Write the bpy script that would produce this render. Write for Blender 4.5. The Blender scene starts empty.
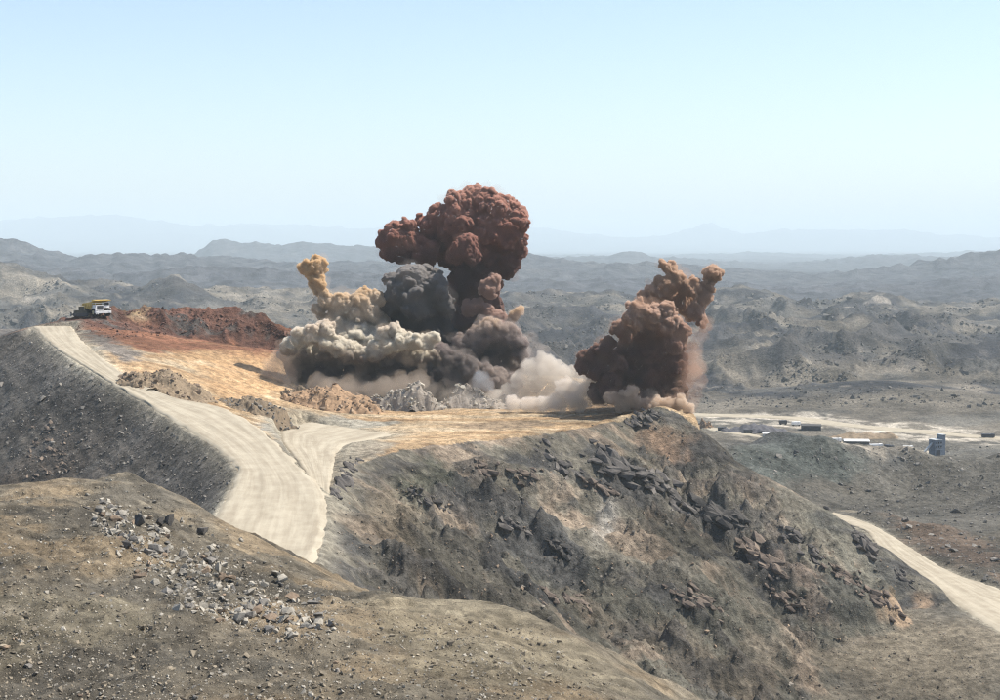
import bpy, bmesh, math, random
import numpy as np
from mathutils import Vector, Matrix

# ------------------------------------------------------------------ camera, sky, sun, exposure
SC = bpy.context.scene
COL = SC.collection
CAMZ = 120.0                      # eye height above the datum; terrain below is worked out relative to the eye
F = 1540.0                        # focal length in photo pixels (photo 1000 x 700)
PITCH = math.atan(105.0 / F)
CP, SP = math.cos(PITCH), math.sin(PITCH)

cam = bpy.data.cameras.new('camera')
cam_o = bpy.data.objects.new('camera', cam)
COL.objects.link(cam_o)
cam_o.location = (0, 0, CAMZ)
cam_o.rotation_euler = (math.pi / 2 - PITCH, 0, 0)
cam.sensor_width = 36.0
cam.lens = 36.0 * F / 1000.0
cam.clip_start = 0.5
cam.clip_end = 90000.0
SC.camera = cam_o

SUN_ELEV, SUN_AZ = math.radians(57), math.radians(74)     # azimuth clockwise from +Y (view direction)
W = bpy.data.worlds.new('World')
SC.world = W
W.use_nodes = True
nt = W.node_tree
bg = nt.nodes['Background']
sky = nt.nodes.new('ShaderNodeTexSky')
sky.sky_type = 'NISHITA'
sky.sun_disc = False
sky.sun_elevation = SUN_ELEV
sky.sun_rotation = SUN_AZ
sky.altitude = 1200
sky.air_density = 1.0
sky.dust_density = 2.8
sky.ozone_density = 1.0
nt.links.new(sky.outputs[0], bg.inputs[0])
bg.inputs[1].default_value = 0.13
sun = bpy.data.lights.new('sun', 'SUN')
sun.energy = 5.0
sun.angle = math.radians(0.55)
sun.color = (1.0, 0.95, 0.87)
sun_o = bpy.data.objects.new('sun', sun)
COL.objects.link(sun_o)
sd = Vector((math.sin(SUN_AZ) * math.cos(SUN_ELEV), math.cos(SUN_AZ) * math.cos(SUN_ELEV), math.sin(SUN_ELEV)))
sun_o.rotation_euler = sd.to_track_quat('Z', 'Y').to_euler()
sun_o.location = (200, 0, 600)
SC.view_settings.view_transform = 'Standard'
SC.view_settings.look = 'None'
SC.view_settings.gamma = 1.0
SC.view_settings.exposure = 0.6
SC.render.engine = 'CYCLES'
SC.cycles.max_bounces = 6
SC.cycles.diffuse_bounces = 2
SC.cycles.glossy_bounces = 1
SC.cycles.volume_bounces = 4
SC.cycles.transparent_max_bounces = 24
SC.cycles.use_denoising = True
SC.cycles.denoiser = 'OPENIMAGEDENOISE'
SC.cycles.denoising_prefilter = 'NONE'
SC.cycles.filter_width = 1.2
SC.cycles.sample_clamp_indirect = 6

rng = np.random.default_rng(7)
random.seed(7)


# ------------------------------------------------------------------ small helpers
def px(u, v, d):
    """photo pixel + distance along the view axis -> position relative to the eye"""
    X = (u - 500.0) / F
    Y = -(v - 350.0) / F
    k = d / (CP + Y * SP)
    return np.array([X * k, d, (-SP + Y * CP) * k])


def pz(u, v, z):
    """photo pixel + height relative to the eye -> position"""
    X = (u - 500.0) / F
    Y = -(v - 350.0) / F
    k = z / (-SP + Y * CP)
    return np.array([X * k, (CP + Y * SP) * k, z])


def project(P):
    a = P[:, 1] * CP - P[:, 2] * SP
    b = P[:, 1] * SP + P[:, 2] * CP
    a = np.where(np.abs(a) < 1e-6, 1e-6, a)
    return 500 + F * P[:, 0] / a, 350 - F * b / a, a


def sstep(e0, e1, x):
    t = np.clip((x - e0) / (e1 - e0), 0, 1)
    return t * t * (3 - 2 * t)


def hash2(ix, iy, seed):
    h = (ix.astype(np.int64) * 374761393 + iy.astype(np.int64) * 668265263 + seed * 1442695041) & 0xffffffff
    h = ((h ^ (h >> 13)) * 1274126177) & 0xffffffff
    h = h ^ (h >> 16)
    return h


def perlin(x, y, seed=0):
    x0 = np.floor(x); y0 = np.floor(y)
    fx = x - x0; fy = y - y0
    ix = x0.astype(np.int64); iy = y0.astype(np.int64)
    sx = fx * fx * fx * (fx * (fx * 6 - 15) + 10)
    sy = fy * fy * fy * (fy * (fy * 6 - 15) + 10)

    def g(a, b, dx, dy):
        ang = hash2(a, b, seed).astype(np.float64) * (2 * math.pi / 4294967296.0)
        return np.cos(ang) * dx + np.sin(ang) * dy
    n00 = g(ix, iy, fx, fy); n10 = g(ix + 1, iy, fx - 1, fy)
    n01 = g(ix, iy + 1, fx, fy - 1); n11 = g(ix + 1, iy + 1, fx - 1, fy - 1)
    a = n00 + sx * (n10 - n00); b = n01 + sx * (n11 - n01)
    return (a + sy * (b - a)) * 1.5


def fbm(x, y, wl, octs, seed=0, rough=0.5):
    s = 0; a = 1.0; f = 1.0 / wl
    for o in range(octs):
        s = s + a * perlin(x * f + 17.3 * o, y * f - 9.1 * o, seed + o)
        a *= rough; f *= 2.03
    return s


def ridged(x, y, wl, octs, seed=0, rough=0.5):
    s = 0; a = 1.0; f = 1.0 / wl; w = 1.0
    for o in range(octs):
        n = 1 - np.abs(perlin(x * f + 3.7 * o, y * f + 5.9 * o, seed + o)) * 1.6
        n = np.clip(n, 0, 1) ** 2
        s = s + a * n * w
        w = np.clip(n * 1.4, 0, 1)
        a *= rough; f *= 2.07
    return s


def hash3(ix, iy, iz, seed):
    h = (ix * 374761393 + iy * 668265263 + iz * 2147483647 + seed * 1442695041) & 0xffffffff
    h = ((h ^ (h >> 13)) * 1274126177) & 0xffffffff
    return (h ^ (h >> 16)) & 0xffffffff


def worley3(P, seed=0):
    """distance to the nearest feature point, unit cells"""
    I = np.floor(P).astype(np.int64)
    best = np.full(len(P), 9.0)
    for dx in (-1, 0, 1):
        for dy in (-1, 0, 1):
            for dz in (-1, 0, 1):
                c = I + np.array([dx, dy, dz])
                h = hash3(c[:, 0], c[:, 1], c[:, 2], seed)
                h2 = hash3(c[:, 0], c[:, 1], c[:, 2], seed + 77)
                fx = (h & 1023) / 1023.0; fy = ((h >> 10) & 1023) / 1023.0; fz = (h2 & 1023) / 1023.0
                d = (c[:, 0] + fx - P[:, 0]) ** 2 + (c[:, 1] + fy - P[:, 1]) ** 2 + (c[:, 2] + fz - P[:, 2]) ** 2
                best = np.minimum(best, d)
    return np.sqrt(best)


def poly_near(X, Y, pts, closed=True, vals=None):
    """distance to a polyline, nearest value along it, and inside flag (closed)"""
    pts = np.asarray(pts, float)
    n = len(pts)
    best = np.full(X.shape, 1e18); bv = np.zeros(X.shape)
    inside = np.zeros(X.shape, bool)
    for i in range(n if closed else n - 1):
        a = pts[i]; b = pts[(i + 1) % n]
        dx, dy = b[0] - a[0], b[1] - a[1]
        L = dx * dx + dy * dy + 1e-12
        t = np.clip(((X - a[0]) * dx + (Y - a[1]) * dy) / L, 0, 1)
        d = (X - a[0] - t * dx) ** 2 + (Y - a[1] - t * dy) ** 2
        m = d < best
        best = np.where(m, d, best)
        if vals is not None:
            bv = np.where(m, vals[i] + t * (vals[(i + 1) % n] - vals[i]), bv)
        if closed:
            c = (a[1] > Y) != (b[1] > Y)
            xi = dx * (Y - a[1]) / (dy if abs(dy) > 1e-12 else 1e-12) + a[0]
            inside ^= c & (X < xi)
    return np.sqrt(best), bv, inside


class RBF:
    def __init__(self, P):
        P = np.asarray(P, float)
        self.c = P[:, :2].mean(0); self.s = 100.0
        self.p = (P[:, :2] - self.c) / self.s
        n = len(P)
        A = np.zeros((n + 3, n + 3))
        A[:n, :n] = np.hypot(self.p[:, None, 0] - self.p[None, :, 0], self.p[:, None, 1] - self.p[None, :, 1])
        A[:n, n] = 1; A[n, :n] = 1
        A[:n, n + 1:n + 3] = self.p; A[n + 1:n + 3, :n] = self.p.T
        A[n + 1, n + 1] = A[n + 2, n + 2] = 0.5
        rhs = np.zeros(n + 3); rhs[:n] = P[:, 2]
        self.w = np.linalg.lstsq(A, rhs, rcond=None)[0]

    def __call__(self, X, Y):
        x = (X - self.c[0]) / self.s; y = (Y - self.c[1]) / self.s
        n = len(self.p)
        r = self.w[n] + self.w[n + 1] * x + self.w[n + 2] * y
        for i in range(n):
            r = r + self.w[i] * np.hypot(x - self.p[i, 0], y - self.p[i, 1])
        return r


# ------------------------------------------------------------------ landform control points (from the photo)
ROADV = np.array([300, 328, 350, 375, 405, 436, 460, 472, 500, 535, 560, 600, 640.])
ROADZ = np.array([-20, -23.7, -27, -31, -35.3, -38.6, -40.8, -41.7, -43.8, -46.3, -47.8, -51, -54.])


def rz(u, v):
    return pz(u, v, float(np.interp(v, ROADV, ROADZ)))


main_L = [rz(*p) for p in ((34, 326), (46, 339), (60, 350), (78, 362), (100, 375), (126, 391), (150, 405), (176, 421), (200, 436), (218, 448), (232, 460), (239, 471), (232, 487), (222, 503), (208, 532), (195, 560))]
main_R = [rz(*p) for p in ((72, 326), (80, 338), (93, 350), (109, 363), (126, 375), (143, 385), (181, 399), (216, 404), (243, 416), (268, 434), (288, 454), (303, 469), (322, 487), (327, 505), (324, 532), (316, 560))]
tail_L = [np.array([-62, 205, -51.]), np.array([-80, 190, -53.])]
tail_R = [np.array([-38, 205, -51.]), np.array([-60, 172, -53.])]
main_L += tail_L
main_R += tail_R


def bz(u, v):
    z = float(np.interp(v, [430, 440, 462, 500], [-44, -44, -43.6, -43.9]))
    return pz(u, v, z)


branch_L = [bz(*p) for p in ((318, 496), (305, 472), (294, 456), (282, 441), (280, 430), (306, 421))]
branch_R = [bz(*p) for p in ((327, 500), (331, 480), (334, 464), (336, 452), (346, 443), (392, 434))]

BENCH = [pz(u, v, -44.0) for u, v in ((345, 470), (360, 463), (400, 452), (440, 447), (480, 443), (540, 437), (600, 426), (630, 420))]
mesa_edge = [px(-220, 400, 452), px(-60, 352, 446), px(0, 337, 441), px(20, 330.5, 437)] + main_L + main_R[::-1][:6]
mesa_edge += [pz(335, 482, -43.7)] + BENCH + [pz(648, 412, -42.2), pz(660, 408, -41.0), pz(676, 414, -42.6), pz(700, 430, -45.9)]
mesa_edge += [np.array([50, 440, -45.]), np.array([40, 500, -45.]), np.array([20, 520, -44.]), np.array([-60, 520, -40.]),
              np.array([-120, 505, -30.]), np.array([-200, 500, -26.])]
plateau_pts = list(mesa_edge) + [pz(95, 317, -21.3), pz(60, 325, -23.0), pz(130, 335, -25.), pz(110, 350, -27.), pz(200, 385, -34.4),
    pz(230, 362, -32.3), pz(250, 346, -29.7), pz(170, 345, -28.7), pz(290, 352, -31.), pz(290, 372, -36.), pz(250, 392, -38.), pz(300, 385, -40.5),
    pz(235, 402, -38.4), pz(285, 418, -41.5), pz(300, 430, -43.3), pz(340, 400, -43.8), pz(330, 425, -44), pz(400, 400, -44), pz(500, 400, -44),
    pz(600, 400, -44), pz(660, 402, -44), pz(430, 425, -44), pz(530, 415, -44), pz(380, 390, -44), pz(470, 385, -44), pz(310, 455, -43.6)]
H_mesa = RBF(plateau_pts)

ridge_C = [px(660, 408, 387), px(700, 430, 382), px(730, 458, 378), px(760, 476, 376), px(790, 490, 374), px(825, 508, 370), px(850, 527, 366), px(880, 547, 362), px(930, 582, 354), px(966, 611, 347)]

fore_edge = [px(-200, 480, 172), px(-60, 489, 166), px(0, 487, 165), px(60, 478, 168), px(95, 480, 169), px(126, 471, 172), px(180, 497, 168), px(240, 528, 162), px(300, 560, 156), px(350, 588, 150),
             px(385, 606, 146), px(430, 600, 131), px(470, 600, 128), px(510, 608, 125), px(545, 622, 121), px(600, 655, 114), px(650, 695, 105), px(720, 760, 90),
             np.array([60, 40, -20.]), np.array([80, 0, -14.]), np.array([80, -60, -8.]), np.array([-120, -60, -8.]), np.array([-160, 60, -20.])]
fore_pts = list(fore_edge) + [px(0, 540, 132), px(150, 530, 142), px(150, 565, 126), px(0, 600, 108), px(60, 612, 105), px(150, 606, 109), px(240, 600, 118), px(250, 565, 138),
    px(300, 605, 124), px(360, 612, 122), px(420, 622, 117), px(0, 640, 98), px(200, 650, 98), px(400, 660, 98), px(0, 700, 86), px(200, 700, 86), px(400, 700, 86), px(550, 700, 92),
    np.array([0, 70, -25.]), np.array([-40, 70, -24.]), np.array([40, 70, -24.5]), np.array([0, 45, -18.]), np.array([0, 20, -9.]), np.array([0, 0, -1.7]), np.array([-30, 0, -4.]), np.array([30, 0, -4.]), np.array([0, -30, -3.])]
H_fore = RBF(fore_pts)

VR = [((834, 512, 488), (829, 514, 480)), ((852, 517, 466), (842, 521, 458)), ((872, 524, 446), (856, 526, 442)), ((900, 540, 428), (868, 531, 430)), ((920, 553, 414), (875, 543, 424)),
      ((940, 566, 402), (893, 556, 410)), ((962, 576, 392), (912, 569, 396)), ((985, 583, 384), (930, 583, 382)), ((1010, 592, 374), (950, 598, 366)), ((1036, 598, 366), (968, 611, 350)), ((1064, 604, 360), (990, 624, 340)), ((1100, 612, 350), (1020, 640, 330)), ((1160, 622, 344), (1070, 662, 318))]
val_R = [pz(a[0], a[1], -83.5) for a, b in VR]
val_L = [pz(b[0], b[1], -83.5) for a, b in VR]
base_pts = [np.array(p, float) for p in ((-300, 150, -50), (-200, 260, -58), (-110, 235, -58), (-50, 215, -56), (0, 215, -62), (25, 235, -74), (60, 262, -94), (110, 262, -106), (165, 270, -104), (130, 300, -98), (-300, 400, -60),
            (300, 200, -86), (400, 400, -74), (0, -400, -60), (-500, 0, -60), (500, 0, -80), (-600, 600, -85), (0, 640, -98), (-300, 640, -95), (200, 620, -95), (120, 520, -88), (320, 600, -90), (200, 420, -78), (230, 470, -80),
            (190, 700, -101), (100, 760, -105), (300, 760, -104), (150, 900, -108), (300, 900, -108), (-100, 900, -108), (500, 900, -108), (-500, 900, -106), (0, 1100, -108), (400, 1100, -108), (-600, 1100, -104), (900, 1000, -100), (900, 500, -80))]
base_pts += val_L[::2] + val_R[::2]
H_base = RBF(base_pts)
H_vroad = RBF(val_L + val_R)
H_mroad = RBF(main_L + main_R)
H_broad = RBF(branch_L + branch_R)

up1 = [pz(u, v, -108.0) for u, v in ((690, 414), (722, 415), (760, 416), (800, 418), (840, 424), (880, 428), (920, 431), (960, 435), (1000, 438), (1060, 442))]
up2 = [pz(u, v, -108.0) for u, v in ((690, 424), (720, 430), (750, 435), (780, 438.5), (812, 440.5), (850, 443.5), (880, 448), (910, 450), (936, 453))]

# skylines of the ranges behind: (column, row) in the photo at a given distance
RANGES = [
    (1230, 85, 16, ((-900, 372), (0, 368), (200, 372), (400, 366), (560, 374), (640, 366), (700, 372), (730, 362), (770, 371), (800, 364), (842, 357), (880, 366), (915, 372), (950, 362), (1000, 356), (1060, 362), (1600, 366))),
    (1640, 130, 22, ((-900, 320), (-100, 316), (0, 312), (60, 306), (120, 318), (200, 322), (300, 326), (420, 322), (540, 326), (600, 318), (640, 328), (700, 331), (735, 322), (770, 318), (800, 330), (840, 338), (880, 328), (930, 322), (960, 330), (1000, 326), (1100, 318), (1600, 316))),
    (2250, 330, 26, ((-900, 275), (-300, 262), (-100, 262), (0, 265), (60, 272), (110, 284), (140, 287), (175, 277), (200, 281), (240, 284), (262, 281), (300, 290), (350, 296), (450, 292), (540, 295), (575, 291), (612, 285), (640, 296), (700, 296), (740, 289), (765, 291), (800, 303), (832, 304), (850, 298), (872, 295), (895, 298), (920, 306), (960, 305), (1000, 301), (1100, 296), (1600, 290))),
    (3300, 420, 34, ((-900, 262), (-100, 262), (0, 262), (70, 268), (120, 274), (200, 268), (300, 272), (400, 276), (520, 280), (600, 276), (700, 279), (800, 288), (900, 284), (1000, 278), (1200, 270), (1700, 262))),
    (4500, 560, 40, ((-900, 235), (-100, 236), (0, 239), (31, 246), (70, 255), (115, 251), (140, 252), (152, 256), (189, 255), (227, 259), (300, 264), (380, 263), (450, 258), (520, 252.5), (560, 257), (600, 261), (650, 262), (740, 268), (780, 272), (825, 274), (880, 267), (935, 260), (1000, 252), (1100, 246), (1700, 244))),
    (8200, 900, 50, ((-900, 255), (-100, 258), (0, 258), (150, 259), (196, 254), (213, 242), (227, 240), (252, 244), (280, 245), (304, 242), (350, 246), (400, 249), (480, 258), (550, 255), (625, 252), (660, 258), (780, 265), (840, 258), (875, 252), (920, 256), (1000, 259), (1700, 250))),
    (14000, 1500, 60, ((-900, 250), (0, 256), (200, 258), (400, 252), (530, 254), (650, 256), (760, 252), (850, 256), (1000, 250), (1700, 250))),
    (31000, 3000, 110, ((-900, 222), (-100, 219), (0, 221), (60, 218), (130, 216), (200, 219), (300, 222), (380, 226), (450, 228), (530, 227), (600, 233), (650, 236), (690, 230), (711, 222), (740, 229), (800, 230), (900, 230), (940, 235), (1000, 234), (1700, 226))),
]

# low heaps that belong to the ground: (crest points, side slope, lump size)
red_bank = [px(62, 322, 452), px(84, 315, 458), px(110, 312, 464), px(140, 309, 470), px(180, 308.5, 474), px(225, 310, 476), px(255, 316, 476), px(285, 325, 474), px(305, 334, 470)]
dark_mound = [px(735, 468, 770), px(770, 457, 770), px(815, 457, 765), px(860, 466, 760)]
dune_1 = [px(905, 462, 690), px(950, 462, 700), px(1010, 456, 705), px(1080, 452, 700)]
dune_2 = [px(845, 482, 610), px(880, 476, 620), px(930, 486, 610)]
dune_3 = [px(895, 500, 560), px(940, 494, 565), px(985, 497, 560), px(1040, 492, 555)]
bank_r = [px(880, 512, 470), px(925, 528, 446), px(965, 545, 430), px(1010, 552, 420), px(1080, 560, 410)]


def terrain(X, Y):
    """height relative to the eye, and a dict of masks for the colours"""
    X = np.asarray(X, float); Y = np.asarray(Y, float)
    R = np.hypot(X, Y)
    n = X.size
    Z = np.full(n, -108.0)
    M = {k: np.zeros(n, np.float32) for k in ('mesa', 'fore', 'face', 'dump', 'red', 'ridge', 'far', 'crest')}
    # ---- valley and near base
    nb = np.where((R < 1500))[0]
    x, y = X[nb], Y[nb]
    zb = H_base(x, y)
    rr = np.hypot(x, y)
    amp = sstep(470, 600, y) * (1 - sstep(660, 770, y))
    zb = zb + fbm(x, y, 140, 5, 3, 0.52) * (3 + 13 * amp) * (1 - 0.75 * sstep(800, 850, y) * (1 - sstep(960, 1060, y)))
    zb = zb + ridged(x, y, 60, 4, 8, 0.5) * 3.0 * amp
    zb = zb * (1 - sstep(1000, 1500, rr)) + sstep(1000, 1500, rr) * -108
    for pl, sl in ((dark_mound, 0.22), (dune_1, 0.30), (dune_2, 0.3), (dune_3, 0.32), (bank_r, 0.36)):
        p = np.array(pl)
        d, v, _ = poly_near(x, y, p, False, p[:, 2])
        zz = v - sl * (np.sqrt(d * d + 36) - 6) + fbm(x, y, 22, 4, 21, .55) * 1.6
        zb = np.maximum(zb, zz)
    Z[nb] = zb
    # ---- hills behind
    fb = np.where((R > 950) & (Y > -2000))[0]
    x, y = X[fb], Y[fb]
    rise = np.interp(y, [950, 1250, 2200, 2800, 40000], [-108, -102, -92, -116, -110])
    wf = sstep(950, 1060, y)
    wl = 1 - .7 * sstep(2300, 3000, y)
    wx = x + 55 * fbm(x, y, 190, 3, 5); wy = y + 55 * fbm(x, y, 190, 3, 6)
    big = ridged(wx, wy, 420, 5, 41, .5)
    hz = rise + wf * wl * (fbm(x, y, 520, 3, 31, .5) * 12 + np.tanh(big * 1.1) * 30 - 26 + ridged(wx, wy, 120, 4, 43, .5) * 12 * np.clip(big, 0, 1) + fbm(x, y, 40, 4, 55, .6) * 2.4)
    uu = 500 + F * x / np.maximum(y, 1)
    for (dist, wid, am, line) in RANGES:
        ln = np.array(line, float)
        vv = np.interp(uu, ln[:, 0], ln[:, 1])
        crest = -(vv - 245.0) / F * dist
        off = (y - dist) / wid + 0.35 * fbm(x, y, wid * 1.6, 3, 71 + int(dist) % 17)
        prof = np.exp(-np.abs(off) ** 1.5)
        base = -112
        spur = ridged(x, y, wid * 0.9, 4, 91 + int(dist) % 13, .5)
        zz = base + (crest - base) * np.clip(prof * (0.75 + 0.3 * np.clip(spur, 0, 1.4)), 0, 1.02) + (fbm(x, y, wid * .22, 4, 61, .55) * am * 0.16 + (ridged(x, y, wid * .25, 4, 62, .5) - .7) * am * .20 * np.clip(prof + .3, 0, 1))
        m = zz > hz
        hz = np.where(m, zz, hz)
    near = 1 - sstep(950, 1150, R[fb])
    Z[fb] = np.where(near > 0, np.maximum(Z[fb] * near + hz * (1 - near), -112), hz)
    M['far'][fb] = wf
    M['crest'][fb] = np.clip(big, 0, 1.5) * wf
    # ---- mesa with bench, road and dump
    mb = np.where((R < 760) & (Y > 100))[0]
    x, y = X[mb], Y[mb]
    E = np.array(mesa_edge)
    d, ev, ins = poly_near(x, y, E, True, E[:, 2])
    zp = H_mesa(x, y)
    left = 1 - sstep(-60, -30, x)
    pC = np.array(ridge_C)
    _, cyC, _ = poly_near(x, y, pC, False, pC[:, 1])
    eback = sstep(386, 396, y) * (x > 30)
    east = np.maximum(eback, sstep(46, 60, x) * sstep(-14, 0, y - cyC))
    slope = 0.62 + 0.10 * left + .65 * east
    wob = fbm(x, y, 60, 3, 12, .5)
    drop = slope * np.maximum(0, d + wob * 5 * sstep(4, 30, d) * (1 - left)) 
    zo = ev - drop
    rough = sstep(0.5, 14, d) * (1 - left) * (1 - .7 * eback)
    xs, ys = x + .55 * y, y - .3 * x
    crag = np.minimum(ridged(xs, ys * 2.4, 15, 4, 15, .58) - .55, .8) * 3.0 * sstep(-.35, .35, fbm(x, y, 34, 3, 16)) + (np.minimum(ridged(xs, ys * 1.8, 5.5, 3, 19, .55), 1.1) - .6) * 1.0 * sstep(-.3, .4, fbm(x, y, 25, 3, 20)) + fbm(x, y, 4.5, 3, 18, .6) * .7
    rdg = np.minimum(ridged(xs, ys * 2.2, 46, 5, 14, .52), 1.15) * 4.6 - 2.4
    zo = zo + rough * (rdg + crag)
    zo = zo + left * sstep(1, 12, d) * (fbm(x * 2 + y, (y - x) * .2, 7, 3, 22, .5) * 0.45 + fbm(x, y, 30, 3, 28) * 1.2)
    brown = np.exp(-(((x + 118) / 24) ** 2 + ((y - 300) / 30) ** 2))
    zo = zo + brown * (ridged(x, y, 12, 4, 33, .55) * 2.4) 
    zi = zp + (fbm(x, y, 26, 4, 24, .5) * 0.5 + fbm(x, y, 4, 3, 25, .5) * 0.12) * sstep(0, 8, d)
    zm = np.where(ins, zi, zo)
    # berm along the bench rim
    rim = np.exp(-((d - 1.5) / 2.0) ** 2) * sstep(300, 330, y) * (x > -36) * (x < 50) * (y < 400)
    zm = zm + rim * (0.7 + 0.6 * fbm(x, y, 6, 2, 3))
    p = np.array(red_bank)
    dr, rv, _ = poly_near(x, y, p, False, p[:, 2])
    zr = rv - 0.55 * np.maximum(0, dr - 1.5) + (ridged(x, y, 13, 4, 29, .55) - .8) * 1.7 + 0.3
    M['red'][mb] = np.exp(-np.maximum(0, dr - 6) / 22)
    zm = np.where(zr > zm, zr, zm)
    # eastern shoulder
    p = np.array(ridge_C)
    dc, cv, _ = poly_near(x, y, p, False, p[:, 2])
    _, cy_, _ = poly_near(x, y, p, False, p[:, 1])
    back = sstep(2, 8, y - cy_)
    zc = cv - (0.62 + .4 * back) * (np.sqrt((dc + wob * 4 * sstep(3, 25, dc)) ** 2 + 9) - 3)
    rg = sstep(3, 26, dc) * (1 - .12 * sstep(40, 90, x)) * (1 - .6 * back)
    zc = zc - .5 * sstep(60, 90, x) + (0.12 + .88 * rg) * (rdg - .3 + crag)
    zm2 = np.maximum(zm, zc)
    M['ridge'][mb] = (zc > zm)
    z0 = Z[mb]
    k = 2.5
    hh = np.clip(0.5 + 0.5 * (zm2 - z0) / k, 0, 1)
    Z[mb] = z0 * (1 - hh) + zm2 * hh + k * hh * (1 - hh) * 0.6
    top = (zm2 > z0 - 1)
    M['mesa'][mb] = top & ins & (zm >= zc - .5)
    M['dump'][mb] = top & (~ins) & (x < -40) & (zm >= zc)
    M['face'][mb] = top & (((~ins) & (x >= -40)) | (zc > zm + .5))
    # ---- foreground hill
    fg = np.where((R < 330) & (Y > -150))[0]
    x, y = X[fg], Y[fg]
    E = np.array(fore_edge)
    d, ev, ins = poly_near(x, y, E, True, E[:, 2])
    zp = H_fore(x, y)
    tex = fbm(x, y, 18, 4, 44, .5) * 0.7 + fbm(x, y, 3.2, 4, 47, .62) * 0.34 + ridged(x, y, 11, 3, 49, .5) * .35
    rub = np.exp(-(((x + 24 - (y - 140) * .2) / 17) ** 2 + ((y - 138) / 20) ** 2))
    tex = tex + rub * fbm(x, y, 3.2, 3, 48, .6) * 0.5
    zf = np.where(ins, zp, ev - 0.58 * d) + tex * (0.35 + 0.65 * sstep(0, 6, d))
    m = zf > Z[fg]
    Z[fg] = np.where(m, zf, Z[fg])
    M['fore'][fg] = m
    for kx in ('mesa', 'dump', 'face'):
        M[kx][fg] = np.where(m, 0, M[kx][fg])
    # ---- beds of the roads
    rb = np.where((Y > 150) & (Y < 1200) & (R < 1300))[0]
    x, y = X[rb], Y[rb]
    zz = Z[rb]
    for (L, Rr, H, fe) in ((branch_L, branch_R, H_broad, 2.0), (main_L, main_R, H_mroad, 1.6), (val_L, val_R, H_vroad, 4.0)):
        pg = np.array(list(L) + list(Rr)[::-1])
        sub = np.where((x > pg[:, 0].min() - 9) & (x < pg[:, 0].max() + 9) & (y > pg[:, 1].min() - 9) & (y < pg[:, 1].max() + 9))[0]
        d, _, ins = poly_near(x[sub], y[sub], pg, True)
        sdv = np.where(ins, -d, d)
        w = 1 - sstep(0.0, fe, sdv)
        bed = H(x[sub], y[sub]) - 0.35
        zz[sub] = zz[sub] * (1 - w) + bed * w
    for pl, hw in ((up1, 8.0), (up2, 5.5)):
        p = np.array(pl)
        d, v, _ = poly_near(x, y, p, False, p[:, 2])
        w = 1 - sstep(hw, hw * 3.2, d)
        zz = zz * (1 - w) + (v - 0.5) * w
    Z[rb] = zz
    return Z, M


# ------------------------------------------------------------------ ground sheet: a fan of quads, finer where the mine is
az = np.concatenate([np.linspace(-180, -26, 44), np.linspace(-25, -20.4, 14), np.radians(0) + np.linspace(-20, 20, 700), np.linspace(20.4, 25, 14), np.linspace(26, 180, 44)[:-1]])
az = np.radians(az)
rad = np.concatenate([np.linspace(1.5, 74, 26)[:-1], np.linspace(74, 182, 180)[:-1], np.linspace(182, 260, 90)[:-1], np.linspace(260, 485, 370)[:-1],
                      np.geomspace(485, 1100, 150)[:-1], np.geomspace(1100, 3000, 170)[:-1], np.geomspace(3000, 40000, 180)])
NA, NR = len(az), len(rad)
AZ, RD = np.meshgrid(az, rad)
GX = (np.sin(AZ) * RD).ravel(); GY = (np.cos(AZ) * RD).ravel()
GZ, GM = terrain(GX, GY)
GU, GV, GD = project(np.stack([GX, GY, GZ], 1))


def pick(u, v, dmin=0.0):
    """first point of the ground seen through photo pixel (u, v), world coordinates"""
    a = math.atan2((u - 500.0) / F, CP - (v - 350) / F * SP)
    j = int(np.clip(np.searchsorted(az, a), 1, NA - 2))
    idx = np.arange(NR) * NA + j
    vv = GV[idx]
    ok = np.where((vv <= v) & (GD[idx] > max(dmin, 60)))[0]
    i = int(ok[0]) if len(ok) else NR - 1
    k = idx[i]
    if i > 0 and vv[i - 1] > v:
        t = (vv[i - 1] - v) / (vv[i - 1] - vv[i] + 1e-9)
        k0 = idx[i - 1]
        r = rad[i - 1] + t * (rad[i] - rad[i - 1])
        z = GZ[k0] + t * (GZ[k] - GZ[k0])
        return Vector((math.sin(a) * r, math.cos(a) * r, z + CAMZ))
    return Vector((GX[k], GY[k], GZ[k] + CAMZ))


_rows = GZ.reshape(NR, NA)


def height(x, y):
    """ground height (world) under x, y from the sheet itself"""
    x = np.atleast_1d(np.asarray(x, float)); y = np.atleast_1d(np.asarray(y, float))
    r = np.hypot(x, y); a = np.arctan2(x, y)
    i = np.clip(np.searchsorted(rad, r) - 1, 0, NR - 2); j = np.clip(np.searchsorted(az, a) - 1, 0, NA - 2)
    tr = np.clip((r - rad[i]) / (rad[i + 1] - rad[i]), 0, 1); ta = np.clip((a - az[j]) / (az[j + 1] - az[j]), 0, 1)
    z = (_rows[i, j] * (1 - tr) + _rows[i + 1, j] * tr) * (1 - ta) + (_rows[i, j + 1] * (1 - tr) + _rows[i + 1, j + 1] * tr) * ta
    return z + CAMZ


def mix(a, b, w):
    return a * (1 - w[:, None]) + np.asarray(b, float)[None, :] * w[:, None]


def polymask(pix, feather):
    """soft mask of a patch of ground outlined by photo pixels, as a world-space polygon on the ground"""
    pts = np.array([list(pick(u, v))[:2] for u, v in pix])
    m = np.zeros(GX.size)
    sub = np.where((GX > pts[:, 0].min() - 3 * feather) & (GX < pts[:, 0].max() + 3 * feather) & (GY > pts[:, 1].min() - 3 * feather) & (GY < pts[:, 1].max() + 3 * feather))[0]
    d, _, ins = poly_near(GX[sub], GY[sub], pts, True)
    s = np.where(ins, -d, d) + fbm(GX[sub], GY[sub], feather * 3, 4, 5, .6) * feather * 1.2
    m[sub] = 1 - sstep(-feather, feather, s)
    return m


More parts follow.
